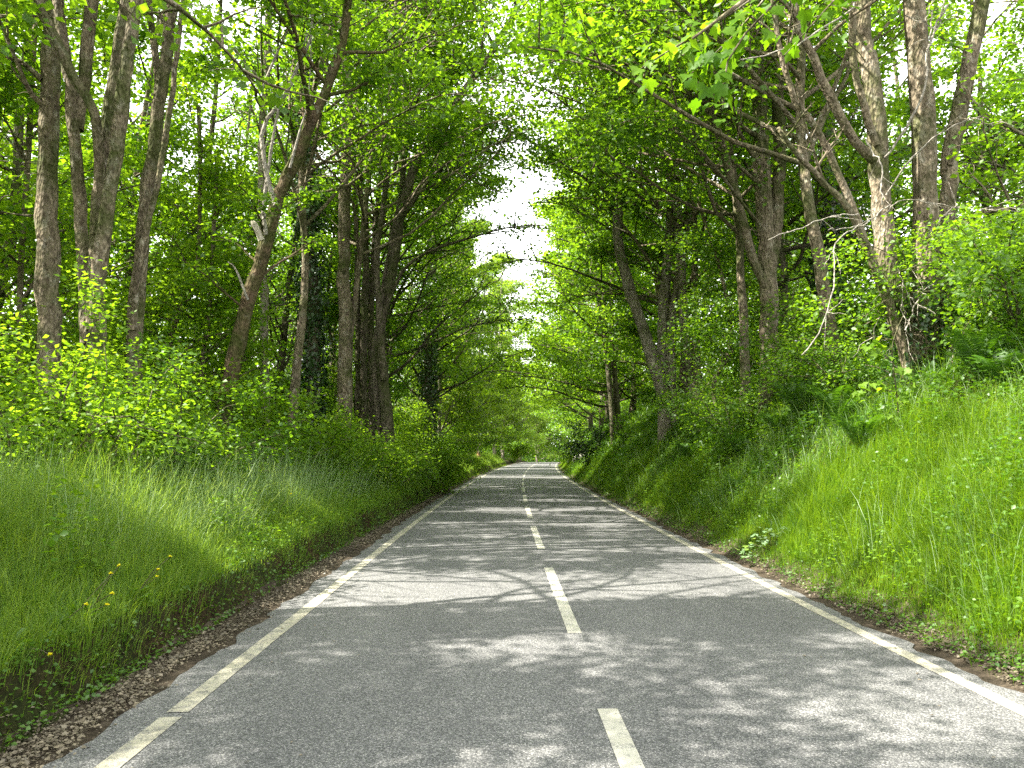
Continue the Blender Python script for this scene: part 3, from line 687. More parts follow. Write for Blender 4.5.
row_tree(347, 6.4, 31, 19, 5.0, 8.0, 'tree just past the four pale trunks with a broad overhanging crown', GR, M['syc'], M['bark'], .18, (-.2, 0), n=38, bias=2.0, carve=False, per=9)
row_tree(348, -6.0, 20, 16, 9.2, 7.2, 'slim tree overhanging the road between slender pale stem and ivy column', GL, M['syc'], M['bark'], .14, (.25, 0), n=28, bias=2.0, thin=0, el=(5, 50))
row_tree(349, -6.2, 34, 20, 6.0, 7.5, 'dark-barked tree just past the fanned tree, its crown over the road', GL, M['mid'], M['barkdark'], .17, (.2, 0), n=40, bias=2.0)
# shared kinds for the rest
protoA = row_tree(350, 6.8, 37, 20, 2.6, 6.6, 'green sycamore on the bank just past the four pale trunks', GR, M['syc'], M['bark'], .2, (-.2, 0), n=34, carve=False, size=.19, per=10)
protoB = row_tree(351, 6.0, 55, 21, 1.8, 8.0, 'light green tree bulging over the right edge line at the bend', GR, M['lime'], M['barkdark'], .2, (-.25, 0), n=40, carve=False, size=.21, per=11, el=(-20, 45))
row_tree(354, 5.4, 46, 19, 2.6, 7.2, 'bright lime tree reaching low across the road by the two slim dark trunks', GR, M['lime'], M['barkdark'], .17, (-.3, 0), n=38, carve=False, size=.18, el=(-20, 40), per=10)
for k, (px, y, H, L, sd_, lab, gg) in enumerate(((205, 19.0, 8.0, 2.0, 1, 'young lime-leaved tree just left of the leaning mossy trunk', GL), (328, 31, 11, 2.4, 1, 'young lime-leaved tree behind the ivy-wrapped column', GL),
        (180, 18.5, 9, 2.4, 1, 'young lime-leaved tree behind the pair of tall stems', GL), (20, 15.5, 10, 3.0, 1, 'young lime-leaved tree at the left edge behind the bent twiggy limb', GL), (722, 22.5, 6.5, 2.0, -1, 'young tree with low sprays left of the forked trunk', GR))):
    q = at(px, 400, y)[0]-float(xc(y)); row_tree(360+k, q, y, H, 1.8, L, lab, gg, M['lime'] if k < 4 else M['syc'], M['bark'], .06, (.1*sd_, -.1), name='young_tree', carve=False, n=16, sub=7, twig=6, per=11, size=.11, el=(-10, 40))
protoC = row_tree(352, -6.2, 56, 22, 2.2, 5.6, 'thin-leaved olive tree with pale twigs on the left verge, beyond the fanned tree', GL, M['olive'], M['barkpale'], .17, (.1, 0), n=42, carve=False, thin=0, size=.17, per=17, el=(0, 60), stems=3, twigtubes=True)
protoD = row_tree(353, -11.5, 53, 20, 1.6, 6, 'dense green tree behind the olive thin-leaved trees', WL, M['mid'], M['barkdark'], .2, (.05, 0), n=38, carve=True, thin=0, size=.19)
ordn = ['first', 'second', 'third', 'fourth', 'fifth', 'sixth', 'seventh', 'eighth', 'ninth', 'tenth', 'eleventh', 'twelfth']
def place(src, s, y, sca, label, group):
    p = on(s+float(xc(y)), y, -.1); rr = random.Random(int(y*31+s*7))
    return copy_tree(src, p, rr.uniform(-.5, .5)+(math.pi if (src.location.x > 2) != (s > 0) else 0), sca, label, group)
for k, (s, y, q) in enumerate(((-6.6, 66, .95), (-5.8, 77, 1.05), (-6.5, 90, 1.1), (-5.6, 104, 1.2), (-6.0, 120, 1.2), (-5.6, 137, 1.2), (-5.5, 152, 1.1))):
    place(protoC if k % 3 != 2 else protoD, s, y, q, f'feathery tree far along the left verge, {ordn[k]} beyond the nearest olive tree', GL)
for k, (s, y, q) in enumerate(((-12, 63, 1), (-11, 74, 1.1), (-12.5, 88, 1.05), (-11, 106, 1.15), (-12, 126, 1.1), (-18, 48, 1.1), (-19, 62, 1.15), (-18, 80, 1.2))):
    place(protoD if k % 3 else protoA, s, y, q, f'dense tree in the far left wood, {ordn[k]} beyond the olive trees', WL)
for k, (s, y, q) in enumerate(((6.6, 47, .95), (6.4, 66, 1.1), (6.2, 78, 1.1), (6.4, 92, 1.15), (6.4, 108, 1.15), (6.6, 126, 1.15), (7.0, 146, 1.15))):
    place((protoA, protoD, protoB)[k % 3], s, y, q, f'rounded tree on the far right bank, {ordn[k]} past the four pale trunks', GR)
for k, (s, y, q) in enumerate(((12.5, 43, 1), (13, 54, 1.05), (12.5, 68, 1.1), (13, 84, 1.1), (13.5, 104, 1.1), (19, 38, 1.15), (20, 56, 1.2))):
    place(protoD if k % 2 else protoA, s, y, q, f'tall tree in the far right wood, {ordn[k]} behind the bank-top row', WR)
for k, (s, y, q) in enumerate(((-18.5, 20, 1.1), (-19, 27, 1.15), (-17.5, 34, 1.15), (-22, 15, 1.1), (-14.6, 30, 1.0), (-12.2, 24, .9), (-12.8, 35.5, .95), (-15, 42, 1.05))):
    place((protoD, protoA)[k % 2], s, y, q, f'leafy tree deep in the near left wood, {ordn[k]} behind the leaning mossy trunk', WL)
for k, (s, y, q) in enumerate(((14.5, 19, .85), (17, 27, .95), (13.5, 13, .75))):
    place((protoD, protoA)[k % 2], s, y, q, f'dark leafy tree, {ordn[k]} behind the big many-stemmed tree on the bank', WR)

# far wood closing the view where the road bends away: one mass
def far_wood():
    g = np.random.default_rng(55); n = 120000
    y = 168+67*g.uniform(0, 1, n)**1.6; x = xc(170)-45+g.uniform(0, 110, n)
    z = g.uniform(0, 1, n)**.8*(17+9*vnoise(x*.12, y*.12, 91))
    k = vnoise(x*.35, z*.35+y*.2, 92) > .22
    C = np.stack([x, y, z-3.0], 1)[k]
    leaves('far_wood', C, g.normal(0, 1, C.shape), np.array([0, -.4, .8])+g.normal(0, .5, C.shape), g.uniform(.4, .9, len(C)), M['mid'], None)
def mass(name, n, s0, s1, y0, y1, h, seed, lm, label):
    g = np.random.default_rng(seed); y = ynear(y0, y1)(g, n); x = g.uniform(s0, s1, n)+xc(y); z = g.uniform(0, 1, n)**.9*(h*(.7+.6*vnoise(x*.12, y*.12, seed)))
    k = vnoise(x*.5+z*.3, z*.5+y*.4, seed+1) > .34; C = np.stack([x, y, z+ground(x, y)], 1)[k]
    o = leaves(name, C, g.normal(0, 1, C.shape)*[1, 1, .4], np.array([0, -.1, .9])+g.normal(0, .5, C.shape), g.uniform(.14, .30, len(C))*(1+C[:, 1]*.008), lm, None)
    tag(o, label, 'wood', None, 'stuff')
def ynear(lo, hi): return lambda g, n: lo*(hi/lo)**g.uniform(0, 1, n)
mass('background_wood', 110000, -31, -25, 9, 110, 20, 57, M['mid'], 'dense leafy wood far behind the trees of the left verge')
mass('background_wood', 70000, 22, 28, 10, 110, 15, 58, M['mid'], 'dense leafy wood far behind the trees of the right bank')
far_wood(); tag(bpy.data.objects['far_wood'], 'far green wood closing the view beyond the crest of the road', 'wood', None, 'stuff')

# ================================================================== SHRUBS
def shrub(seed, pos, r, h, label, lm, group, n=2600, size=.07, name='shrub', stems=9, shape='kite', flat=.6):
    t = thing(name, label, 'shrub', pos, group); g = np.random.default_rng(seed); B = Tubes(); tw = []
    for i in range(stems):
        a = g.uniform(0, 6.28); e = g.uniform(.35, 1.3)
        P = limb_path(g, np.array(pos)+[math.cos(a)*.12, math.sin(a)*.12, -.05], (math.cos(a)*math.cos(e)*r/h*1.1, math.sin(a)*math.cos(e)*r/h*1.1, math.sin(e)), h*g.uniform(.75, 1.15), 8, .2, .28, .14)
        B.add(P, np.linspace(.022, .006, 8), 5, cap=False)
        for j in range(7):
            q = g.integers(2, 8); d = g.normal(0, 1, 3)*[1, 1, .5]+[0, 0, .15]
            S_ = limb_path(g, P[q], d, g.uniform(.35, .7)*r, 5, .1, .25, .2); B.add(S_, np.linspace(.009, .003, 5), 4, cap=False); tw.append(S_)
    tw = np.array(tw); m = len(tw)
    i = g.integers(0, m, n); f = g.uniform(.6, 3.99, n); k = f.astype(int)
    C = tw[i, k]+(tw[i, k+1]-tw[i, k])*(f-k)[:, None]+g.normal(0, .085*r, (n, 3))
    gz = ground(C[:, 0], C[:, 1]); C[:, 2] = np.maximum(C[:, 2], gz+.04)
    out = unit(C-np.array(pos)-[0, 0, h*.3])
    B.build('stems', M['stem'], t)
    leaves('foliage', C, g.normal(0, 1, (n, 3))*[1, 1, .4]+out*.4+[0, 0, -.2], np.array([0, 0, .9])+out*.35+g.normal(0, flat, (n, 3)), size*g.uniform(.6, 1.3, n), lm, t, shape)
    return t
SL, SR = 'shrubs along the left verge', 'shrubs on the right bank'
def sp(px, y, dz=0): x = at(px, 400, y)[0]; return on(x, y)
for k, (px, y, r, h, lm, n, size, lab) in enumerate((
    (28, 9.6, 1.4, 2.7, 'lime', 7000, .07, 'bright yellow-green bush at the left edge of the photo behind the tall grass'),
    (88, 10.6, 1.5, 2.7, 'lime', 8000, .07, 'yellow-green bush with layered sprays in front of the forking lichen-spotted stems'),
    (158, 12.4, 1.4, 2.4, 'syc', 7000, .075, 'mid green bush between the paired stems and the leaning mossy trunk'),
    (205, 14.6, 1.2, 1.7, 'syc', 5000, .07, 'low dark bush at the foot of the leaning mossy trunk'),
    (262, 17.0, 1.7, 2.9, 'lime', 8000, .085, 'leafy bush right of the leaning mossy trunk'),
    (312, 20.0, 1.6, 2.3, 'lime', 8000, .085, 'light green bush in front of the ivy-wrapped column'),
    (352, 21.5, 1.5, 1.7, 'lime', 6000, .085, 'bush in front of the thick smooth grey trunk'),
    (395, 25.0, 1.2, 1.2, 'syc', 2800, .085, 'low bush at the foot of the fanned tree'),
    (432, 31.0, 1.8, 1.9, 'lime', 7000, .09, 'rounded bright bush on the verge edge past the fanned tree'),
    (408, 36.0, 2.0, 3.4, 'lime', 6000, .11, 'tall bush beside the dark ivy-smothered trunk'),
    (424, 47.0, 1.9, 2.6, 'mid', 3600, .12, 'bush behind the rotten red-brown stump'),
    (438, 58.0, 2.4, 3.2, 'mid', 3600, .15, 'large bush shading the verge beyond the rotten stump'),
    (470, 76.0, 2.6, 3.6, 'syc', 3600, .18, 'large bush near the crest of the road, left side'),
    (512, 105.0, 3.0, 4.5, 'lime', 3200, .26, 'light green bush at the crest, left of the vanishing road'))):
    shrub(400+k, sp(px, y), r, h, lab, M[lm], SL, n, size)
LB = 'shrub in the shade of the left wood behind the verge bushes'
for k, (s, y, r, h, lm) in enumerate(((-8.6, 14.5, 1.5, 2.3, 'syc'), (-10.5, 16, 1.8, 2.8, 'lime'), (-9, 19, 1.8, 2.9, 'syc'), (-12.5, 17, 2.0, 3.2, 'syc'), (-9.3, 23, 1.8, 3.0, 'lime'), (-11.5, 22, 2.0, 3.4, 'mid'), (-8.4, 28, 1.8, 3.0, 'syc'), (-13.5, 27, 2.2, 3.6, 'syc'), (-7.6, 34, 1.8, 3.0, 'mid'), (-15, 22, 2.2, 3.4, 'lime'), (-10.5, 12.5, 1.5, 2.4, 'syc'), (-13.5, 12, 1.8, 2.6, 'syc'), (-9, 42, 2, 3.4, 'mid'), (-16, 14, 2.6, 4.2, 'syc'), (-18, 19, 2.8, 4.6, 'lime'), (-14, 19, 2.4, 4.4, 'lime'), (-12, 25, 2.4, 4.4, 'syc'), (-16, 27, 2.8, 5, 'lime'), (-10, 28, 2.2, 4, 'syc'), (-13, 33, 2.6, 4.6, 'syc'), (-10.5, 37, 2.4, 4.2, 'syc'), (-20, 25, 3, 5, 'syc'), (-8.5, 52, 2.4, 3.6, 'syc'), (-9, 62, 2.8, 4.4, 'lime'), (-8, 72, 3, 4.6, 'syc'), (-9, 84, 3.2, 5, 'mid'), (-8, 97, 3.4, 5.4, 'syc'), (-8, 115, 3.6, 6, 'syc'), (-7.5, 132, 3.8, 6, 'mid'))):
    shrub(430+k, on(s+float(xc(y)), y), r, h, LB, M[lm], 'shrubs in the left wood', 7000, .11 if y < 50 else .2)
for k, (px, y, r, h, lm, n, size, lab) in enumerate((
    (990, 12.2, 1.5, 2.3, 'syc', 6500, .075, 'leafy bush right of the big many-stemmed tree'),
    (1030, 10.6, 1.4, 2.2, 'syc', 6000, .07, 'bush at the right edge of the photo above the sunlit grass'),
    (738, 18.5, 1.8, 1.9, 'syc', 6500, .075, 'wide low spreading bush left of the forked trunk'),
    (815, 17.0, 1.7, 2.0, 'syc', 6000, .075, 'shaded bush between the forked trunk and the big many-stemmed tree'),
    (862, 13.8, 1.1, 1.3, 'syc', 4500, .065, 'small dark bush at the foot of the big many-stemmed tree'),
    (705, 24.0, 1.6, 1.9, 'syc', 5500, .085, 'low bush just right of the four pale trunks'),
    (632, 36.0, 1.5, 1.5, 'mid', 3000, .10, 'low bush between the two slim dark trunks and the four pale trunks'),
    (590, 46.0, 1.7, 2.6, 'dark', 3200, .12, 'dark evergreen bush left of the two slim dark trunks'),
    (572, 66.0, 1.5, 2.0, 'lime', 2600, .14, 'yellow-green bush by the white stone at the bend'),
    (584, 88.0, 2.6, 4.0, 'syc', 3200, .2, 'tall bush on the right bank near the crest of the road'))):
    shrub(460+k, sp(px, y), r, h, lab, M[lm], SR, n, size)
RB = 'shrub in the shade of the right wood behind the bank-top trees'
for k, (s, y, r, h, lm) in enumerate(((9.0, 15, 1.6, 2.4, 'mid'), (11, 18, 1.8, 2.6, 'syc'), (9.2, 22, 1.8, 2.6, 'syc'), (8.8, 29, 1.8, 2.6, 'mid'), (8.6, 38, 2.0, 3.0, 'syc'), (12, 27, 2.2, 3.2, 'mid'), (9.5, 11.5, 1.3, 2.2, 'syc'), (11.5, 13.5, 1.6, 2.6, 'mid'), (8.0, 46, 2, 3, 'mid'))):
    shrub(480+k, on(s+float(xc(y)), y), r, h, RB, M[lm], 'shrubs in the right wood', 6500, .11)

# slender sapling in front of the big tree, big lobed leaves
b = hit(898, 428)
t = thing('sapling', 'slender sycamore sapling with drooping tiers of big leaves on the bank', 'sapling', b)
yb = b[1]; B = Tubes(); Ps = spline(px_path([(898, 430), (898, 405), (895, 380), (892, 350), (897, 330), (905, 312)], yb), 14)
B.add(Ps, np.linspace(.014, .006, 14), 5); g = np.random.default_rng(9); C = []; 
for px_, py_, n in ((885, 330, 6), (876, 344, 7), (872, 352, 6), (905, 370, 5), (880, 385, 7), (862, 392, 6), (858, 394, 5), (912, 388, 5), (884, 360, 6), (904, 408, 4), (890, 420, 3), (900, 398, 4)):
    p = at(px_, py_, yb-.1); k = np.argmin(abs(Ps[:, 2]-p[2]-.05)); B.add(spline([Ps[k], (Ps[k]+p)/2+[0, 0, .04], p], 5), np.linspace(.005, .002, 5), 4, cap=False)
    C = p+g.normal(0, .05, (n, 3)); leaves('leaf_spray', C, g.normal(0, 1, C.shape)*[1, 1, .3]+[0, -.3, -.6], np.array([-.2, -.4, .9])+g.normal(0, .3, C.shape), g.uniform(.08, .14, len(C)), M['lime'], t, 'maple')
B.build('stem', M['stem'], t)

# ================================================================== FERNS
def fern(seed, pos, label, R_=.75, fr=11, group='ferns on the right bank'):
    t = thing('fern', label, 'fern', pos, group); g = np.random.default_rng(seed)
    for j in range(fr):
        a = j/fr*6.283+g.normal(0, .25); L = R_*g.uniform(.75, 1.2); n = 34
        u = np.linspace(0, 1, n); rad = L*(u**1.2)*.62; z = L*(1.6*u-.85*u*u)*g.uniform(.8, 1.2)
        P = np.array(pos)+np.stack([np.cos(a)*rad, np.sin(a)*rad, z], 1); T_ = unit(np.gradient(P, axis=0))
        sd = unit(np.cross(T_, [0, 0, 1.])); up = np.cross(sd, T_); wdt = L*.24*np.sin(np.pi*np.clip(u*1.02+.04, 0, 1))**.8
        C = np.vstack([P, P]); ax = np.vstack([sd+T_*.35, -sd+T_*.35])+np.repeat([[0, 0, -.15]], 2*n, 0); nr = np.vstack([up, up])+g.normal(0, .12, (2*n, 3))
        leaves('frond', C[4:], ax[4:], nr[4:], np.maximum(np.concatenate([wdt, wdt])[4:]*1.0, .02), M['fern'], t, 'fernlet')
TEMPLATE['fernlet'] = (np.array([[0, 0, 0], [.3, .055, .02], [1, 0, -.08], [.3, -.055, .02]]), np.array([[0, 2, 1], [0, 3, 2]]))
for k, (px, py, rr, lab) in enumerate(((800, 408, .85, 'large arching fern below the shaded bush on the bank'), (838, 418, .7, 'fern in front of the small dark bush on the bank'), (778, 425, .6, 'fern left of the large arching one'),
    (985, 376, .75, 'fern right of the big many-stemmed tree'), (1012, 384, .6, 'fern at the right edge above the sunlit grass'), (672, 412, .8, 'fern below the four pale trunks'), (702, 432, .7, 'fern low on the bank, right of the pale trunks'),
    (740, 446, .6, 'fern halfway down the shaded bank'), (720, 415, .65, 'fern at the foot of the wide low spreading bush'), (860, 440, .5, 'small fern beside the sapling'), (690, 452, .6, 'fern on the dark grass under the four pale trunks'), (758, 402, .6, 'fern under the forked trunk'))):
    fern(500+k, hit(px, py+14), lab, rr*1.25, 13)

# pale umbellifer leaning over the right edge line
b = hit(772, 552)
t = thing('hogweed_plant', 'pale grey-green broad-leaved weed leaning over the right edge line', 'plant', b)
g = np.random.default_rng(12); B = Tubes(); C = []
for px_, py_ in ((742, 551), (752, 546), (764, 540), (776, 534), (786, 528), (768, 530), (756, 536), (748, 556), (782, 540)):
    p = at(px_, py_, b[1]-.05+g.normal(0, .08)); B.add(spline([b, (b+p)/2+[0, 0, .08], p], 6), np.linspace(.006, .003, 6), 4, cap=False); C.append(p+g.normal(0, .05, (10, 3))*[1, 1, .4])
B.build('stem', M['stem'], t); C = np.vstack(C)
leaves('leaf_spray', C, g.normal(0, 1, C.shape)*[1, 1, .25], np.array([0, 0, 1.])+g.normal(0, .25, C.shape), g.uniform(.05, .095, len(C)), M['pale'], t, 'lobed')

# ================================================================== SMALL THINGS
def blob(pos, sx, sy, sz, seed, k=12):
    th = np.linspace(0, np.pi, 8); ph = np.arange(k)*2*np.pi/k
    D = np.stack([np.sin(th)[:, None]*np.cos(ph), np.sin(th)[:, None]*np.sin(ph), np.repeat(np.cos(th)[:, None], k, 1)], -1).reshape(-1, 3)
    q = np.round(D*[1.7, 1.7, 1.3]+vnoise(D[:, 0]*2+seed, D[:, 1]*2+D[:, 2], seed)[:, None]*.4, 1)
    V = pos+D*[sx, sy, sz]*(.7+.5*vnoise(q[:, 0]*1.5+seed, q[:, 1]*1.5+q[:, 2]*1.9, seed))[:, None]
    i = np.arange(7)[:, None]*k; j = np.arange(k)[None]; j2 = (j+1) % k
    Q = np.stack([i+j, i+k+j, i+k+j2, i+j2], -1).reshape(-1); return raw_mesh('stone', V, Q, np.full(7*k, 4))
b = hit(577, 463); o = link('stone', blob(b+[0, 0, .22], .42, .35, .36, 3), M['rock']); tag(o, 'pale sunlit stone low on the bank where the road bends', 'stone', 'stones at the bend')
b2 = hit(583, 460); o = link('stone', blob(b2+[0, 0, .30], .38, .3, .36, 8), M['rock']); tag(o, 'smaller pale stone just up the bank from the sunlit one', 'stone', 'stones at the bend')

b = hit(478, 462)
t = thing('tree_stump', 'rotten red-brown stump broken to a point on the left verge', 'stump', b)
B = Tubes(); B.add(spline([b-[0, 0, .1], b+[.05, 0, .4], b+[-.02, 0, .8], b+[.06, 0, 1.05]], 12), np.array([.26, .24, .22, .2, .2, .19, .18, .17, .16, .13, .08, .02]), 10, .4, 7); B.build('trunk', M['rust'], t)
B = Tubes(); B.add(spline([b+[.05, 0, .75], b+[.0, .0, 1.1], b+[-.12, 0, 1.35]], 8), np.linspace(.12, .03, 8), 8, .4, 4); B.build('broken_branch', M['barkdark'], t)

def dandelion(seed, px, py, label, h=None, fl=True):
    v = ray(px, py); tt = np.arange(2.5, 30, .02); p = CAM+v*tt[:, None]; gz = ground(p[:, 0], p[:, 1])
    h = h or .36
    k = np.argmax(p[:, 2] < gz+h); top = p[k]; g = np.random.default_rng(seed)
    b = np.array([top[0]-g.uniform(.16, .30), top[1]+g.normal(0, .05), 0]); b[2] = ground(b[0], b[1])
    t = thing('dandelion', label, 'flower', b, 'dandelions in the left verge'); B = Tubes()
    B.add(spline([b, (b+top)/2+[g.normal(0, .03), 0, .02], top], 8), np.linspace(.0045, .003, 8), 6, cap=False); B.build('flower_stem', M['stem'], t)
    n = 46; a = g.uniform(0, 6.283, n); e = g.uniform(.05, 1.2, n)
    ax = np.stack([np.cos(a)*np.cos(e), np.sin(a)*np.cos(e), np.sin(e)], 1)
    leaves('flower_head', np.repeat(top[None], n, 0), ax, np.array([0, 0, 1.])+g.normal(0, .3, (n, 3)), g.uniform(.013, .021, n), M['yellow'], t, 'kite')
    n = 7; a = g.uniform(0, 6.283, n)
    leaves('rosette', np.repeat(b[None]+[0, 0, .02], n, 0), np.stack([np.cos(a), np.sin(a), g.uniform(.3, 1, n)], 1), np.array([0, 0, 1.])+g.normal(0, .2, (n, 3)), g.uniform(.12, .2, n), M['herb'], t, 'fernleaf')
TEMPLATE['fernleaf'] = (np.array([[0, 0, 0], [.5, .10, .03], [.85, .12, 0], [1, 0, -.1], [.85, -.12, 0], [.5, -.10, .03]]), np.array([[0, 2, 1], [0, 3, 2], [0, 4, 3], [0, 5, 4]]))
for k, (px, py, h, lab) in enumerate(((119, 566, .50, 'tallest dandelion of the leaning group on the near verge'), (111, 574, .47, 'dandelion just below the tallest of the leaning group'), (112, 594, .40, 'dandelion in the middle of the leaning group, half hidden by grass'), (107, 605, .36, 'lowest dandelion of the leaning group'),
    (86, 605, .36, 'orange dandelion standing alone left of the leaning group'), (158, 570, .45, 'dandelion on the taller stem of the upright pair'), (157, 577, .42, 'dandelion on the shorter stem of the upright pair'), (170, 557, .50, 'dandelion just above and right of the upright pair'), (291, 494, .55, 'single tall yellow dandelion further down the verge'), (50, 655, .22, 'low faded dandelion near the soil edge'))):
    dandelion(600+k, px, py, lab, h)

# ================================================================== GROUND COVER
def blades(name, n, sfun, yfun, hfun, seed, label, lm, wid=.006, keep=None, lean=.45, tuft=16, tr=.075):
    g = np.random.default_rng(seed); m = n//tuft
    y = yfun(g, m); s = sfun(g, m, y); x = s+xc(y)
    if keep is not None: k = keep(x, y, s, g); x, y, s = x[k], y[k], s[k]
    m = len(x); th = g.uniform(.35, 1.5, m); td = g.uniform(0, 6.283, m); i = np.repeat(np.arange(m), tuft); n = len(i)
    off = g.normal(0, 1, (n, 2))*tr*(1+np.clip(y[i]-8, 0, 60)*.05)[:, None]
    x = x[i]+off[:, 0]; y = y[i]+off[:, 1]; s = x-xc(y); z = ground(x, y)
    L = hfun(x, y, s, g)*th[i]*g.uniform(.45, 1.2, n)
    o2 = unit(off+g.normal(0, .35*tr, (n, 2))+.28*tr*np.stack([np.cos(td), np.sin(td)], 1)[i]); a = np.arctan2(o2[:, 1], o2[:, 0]); b = np.abs(g.normal(0, lean, n))+.10
    d = np.stack([np.cos(a), np.sin(a), 0*a], 1); sdv = np.stack([-np.sin(a), np.cos(a), 0*a], 1)
    tw = g.uniform(-1.2, 1.2, n); sdv = sdv*np.cos(tw)[:, None]+d*np.sin(tw)[:, None]
    w_ = wid*g.uniform(.5, 1.5, n)*(1+np.clip(y-8, 0, 60)*.055)
    base = np.stack([x, y, z-.02], 1); V = []
    for f, wf in ((0, 1), (.4, .9), (.75, .6), (1, 0)):
        c = base+d*(L*b*f*f*.95)[:, None]+np.array([0, 0, 1.])*(L*(f-.34*b*f*f))[:, None]
        if wf: V += [c-sdv*(w_*wf)[:, None]*.5, c+sdv*(w_*wf)[:, None]*.5]
        else: V += [c]
    V = np.stack(V, 1); i = np.arange(n)[:, None]*7
    q = np.concatenate([i+[0, 1, 3, 2], i+[2, 3, 5, 4]], 1).reshape(-1); tr_ = (i+[4, 5, 6]).reshape(-1)
    o = link(name, raw_mesh(name, V.reshape(-1, 3), np.concatenate([q, tr_]), np.concatenate([np.full(2*n, 4), np.full(n, 3)])), lm)
    return tag(o, label, 'grass', None, 'stuff')
def ynear(lo, hi, p=1.0):
    def f(g, n):
        u = g.uniform(0, 1, n); return lo*(hi/lo)**u if p == 1 else (lo**(1-p)+u*(hi**(1-p)-lo**(1-p)))**(1/(1-p))
    return f
def hl(x, y, s, g): return (.18+.44*np.clip((-s-3.35)/1.4, 0, 1))*(.5+1.0*vnoise(x*.9, y*.8, 15))
blades('verge_grass', 360000, lambda g, n, y: -3.43-np.abs(g.beta(1, 1.5, n))*4.6, ynear(2.6, 95), hl, 31, 'tall green grass on the left verge', M['verge'], .0046, lean=.45)
blades('seeding_grass', 36000, lambda g, n, y: -4.0-g.uniform(0, 1, n)*3.0, ynear(6, 40), lambda x, y, s, g: .75+.25*vnoise(x, y, 4), 32, 'pale seeding grass stems standing above the left verge', M['grassdry'], .0045, lambda x, y, s, g: vnoise(x*.6, y*.5, 44) > .4, .35, tuft=5, tr=.12)
def grass_top(y): return np.interp(y, [4, 9.5, 12.5, 20], [5.3, 4.9, 4.2, 3.9])+1.1*(vnoise(y*.45, y*0+2, 8)-.3)
def hr(x, y, s, g): return (.10+.30*np.clip((s-3.15)/.8, 0, 1))*(.6+.8*vnoise(x*.9, y*.8, 16))
blades('bank_grass', 420000, lambda g, n, y: 3.16+g.beta(1.05, 1.4, n)*4.6, ynear(3.0, 95), hr, 33, 'lush green grass on the sloping right bank', M['grass'], .0046, lambda x, y, s, g: (s < grass_top(y)) | (g.uniform(0, 1, len(x)) < .10), .40)
blades('seeding_grass', 9000, lambda g, n, y: 3.5+g.uniform(0, 1, n)*2.4, ynear(4, 40), lambda x, y, s, g: .5+.25*vnoise(x, y, 4), 37, 'pale grass stems standing among the grass of the right bank', M['grassdry'], .004, lambda x, y, s, g: vnoise(x*.6, y*.5, 45) > .45, .4, tuft=4, tr=.15)
blades('shaded_grass', 60000, lambda g, n, y: 3.6+g.uniform(0, 1, n)*3.6, ynear(11, 60), lambda x, y, s, g: .2+.3*vnoise(x, y, 6), 38, 'soft drooping grass among the herbs of the shaded right bank', M['herb'], .009, None, .9, tuft=10, tr=.14)

def cover(name, n, smin, smax, y0, y1, seed, label, lm, size, hh, keep=None):
    g = np.random.default_rng(seed); y = ynear(y0, y1)(g, n); s = g.uniform(smin, smax, n); x = s+xc(y)
    k = vnoise(x*.55, y*.55, seed) > .30
    if keep is not None: k &= keep(x, y, s)
    x, y, s = x[k], y[k], s[k]; n = len(x); z = ground(x, y)
    H = hh*(.25+1.2*vnoise(x*.8, y*.8, seed+1)); u = g.uniform(0, 1, n)**.8
    C = np.stack([x, y, z+.03+u*H], 1)
    o = leaves(name, C, g.normal(0, 1, (n, 3))*[1, 1, .3]+[0, 0, -.1], np.array([0, 0, 1.])+g.normal(0, .4, (n, 3)), size*g.uniform(.6, 1.3, n)*(1+np.clip(y-10, 0, 50)*.03), lm, None, 'kite')
    return tag(o, label, 'ground cover', None, 'stuff')
cover('undergrowth', 90000, -22, -5.6, 7, 90, 41, 'nettles and brambles covering the floor of the left wood', M['herb'], .085, .8)
cover('undergrowth', 190000, 3.9, 14, 6.5, 90, 42, 'herbs and young nettles on the upper right bank', M['herb'], .065, .5, lambda x, y, s: s > grass_top(y)-.4)
cover('verge_weeds', 70000, -8.5, -3.9, 5, 50, 45, 'clumps of nettles standing in the grass of the left verge', M['bankherb'], .06, .75, lambda x, y, s: vnoise(x*.7, y*.6, 88) > .62)
cover('verge_weeds', 36000, 3.6, 6.2, 4.5, 50, 46, 'clumps of nettles standing in the grass of the right bank', M['herb'], .045, .5, lambda x, y, s: vnoise(x*.8, y*.7, 89) > .60)
cover('verge_weeds', 5000, -3.50, -3.22, 2.6, 40, 47, 'small creeping weeds on the soil edge of the left verge', M['herb'], .035, .07)
cover('verge_weeds', 5000, 3.0, 3.35, 2.6, 40, 48, 'small creeping weeds on the dirt edge of the right bank', M['herb'], .035, .07)
cover('verge_weeds', 26000, -5.4, -3.40, 3, 50, 43, 'low broad-leaved weeds along the soil edge of the left verge', M['bankherb'], .045, .24)
cover('verge_weeds', 30000, 3.25, 6.0, 3.5, 60, 44, 'low broad-leaved weeds among the grass of the right bank', M['bankherb'], .045, .36)

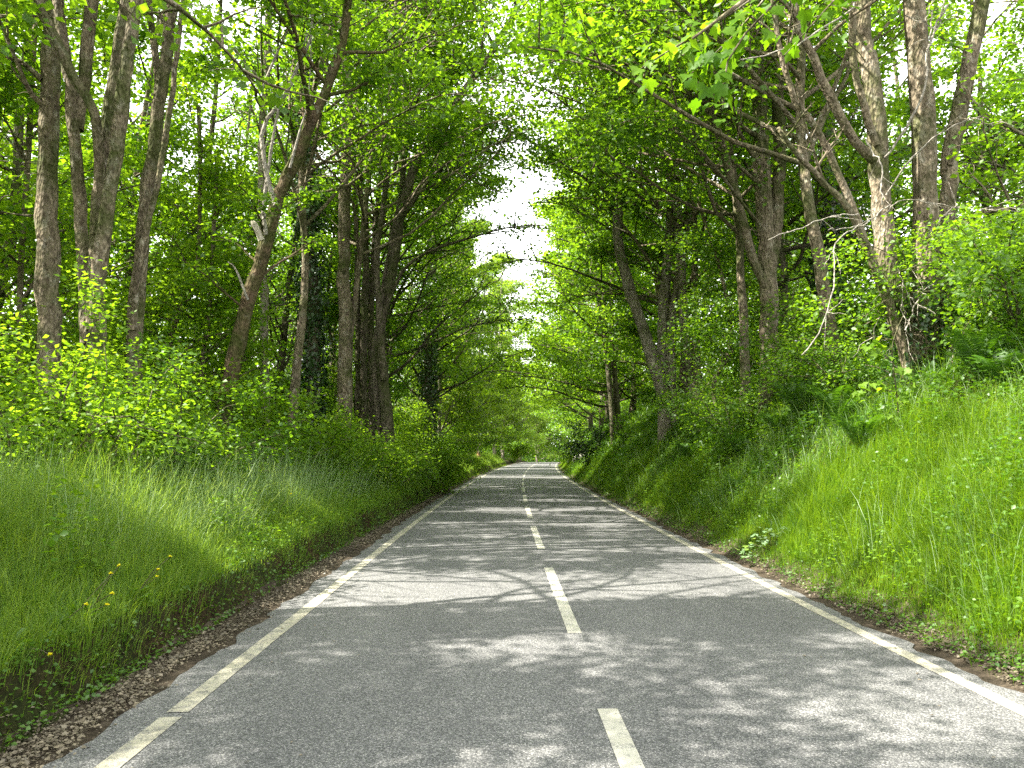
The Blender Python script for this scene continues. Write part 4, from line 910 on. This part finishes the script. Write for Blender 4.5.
def litter(n, lo, hi, seed, y0, y1):
    g = np.random.default_rng(seed); y = ynear(y0, y1)(g, n); c, wd = (lo+hi)/2, (hi-lo)/2
    s = c+wd*np.clip(g.normal(0, .45, n), -1.3, 1.3); x = s+xc(y)
    k = vnoise(x*4, y*2.2, seed) > .30-.25*(np.abs(s) > 3.0); x, y, s = x[k], y[k], s[k]; n = len(x)
    z = np.maximum(ground(x, y)+.012, zr(y)+.006)+g.uniform(.004, .022, n)
    return np.stack([x, y, z], 1), g.normal(0, 1, (n, 3))*[1, 1, .25], np.array([0, 0, 1.])+g.normal(0, .28, (n, 3)), (.007+.034*g.uniform(0, 1, n)**2.2)*(1+np.clip(y-8, 0, 40)*.02)
a = litter(30000, -3.34, -2.90, 61, 2.6, 80); b = litter(18000, 2.95, 3.28, 62, 3.3, 80)
gq = np.random.default_rng(64); nq = 260; yq = ynear(3, 45)(gq, nq); sq = np.sign(gq.normal(0, 1, nq))*(2.75-np.abs(gq.normal(0, .55, nq))); xq = sq+xc(yq)
c_ = (np.stack([xq, yq, road_z(xq, yq)+.009], 1), gq.normal(0, 1, (nq, 3))*[1, 1, .1], np.array([0, 0, 1.])+gq.normal(0, .2, (nq, 3)), gq.uniform(.012, .032, nq))
o = leaves('leaf_litter', *[np.concatenate([p, q, r_]) for p, q, r_ in zip(a, b, c_)], M['litter'], None, 'kite'); tag(o, 'dry brown leaf litter and twigs along both road edges', 'leaf litter', None, 'stuff')

# ================================================================== RENDER SETTINGS
vs = sc.view_settings; vs.view_transform = 'Standard'; vs.look = 'None'; vs.gamma = 1; vs.exposure = 2.2; vs.use_curve_mapping = False
cy = sc.cycles
cy.max_bounces = 10; cy.diffuse_bounces = 6; cy.transmission_bounces = 8; cy.glossy_bounces = 2; cy.transparent_max_bounces = 4
cy.use_denoising = False
try: cy.denoiser = 'OPENIMAGEDENOISE'
except Exception: pass
cy.sample_clamp_indirect = 6
cy.use_adaptive_sampling = False; cy.adaptive_threshold = .015
for o in bpy.data.objects:
    if '_loc' in o: del o['_loc']
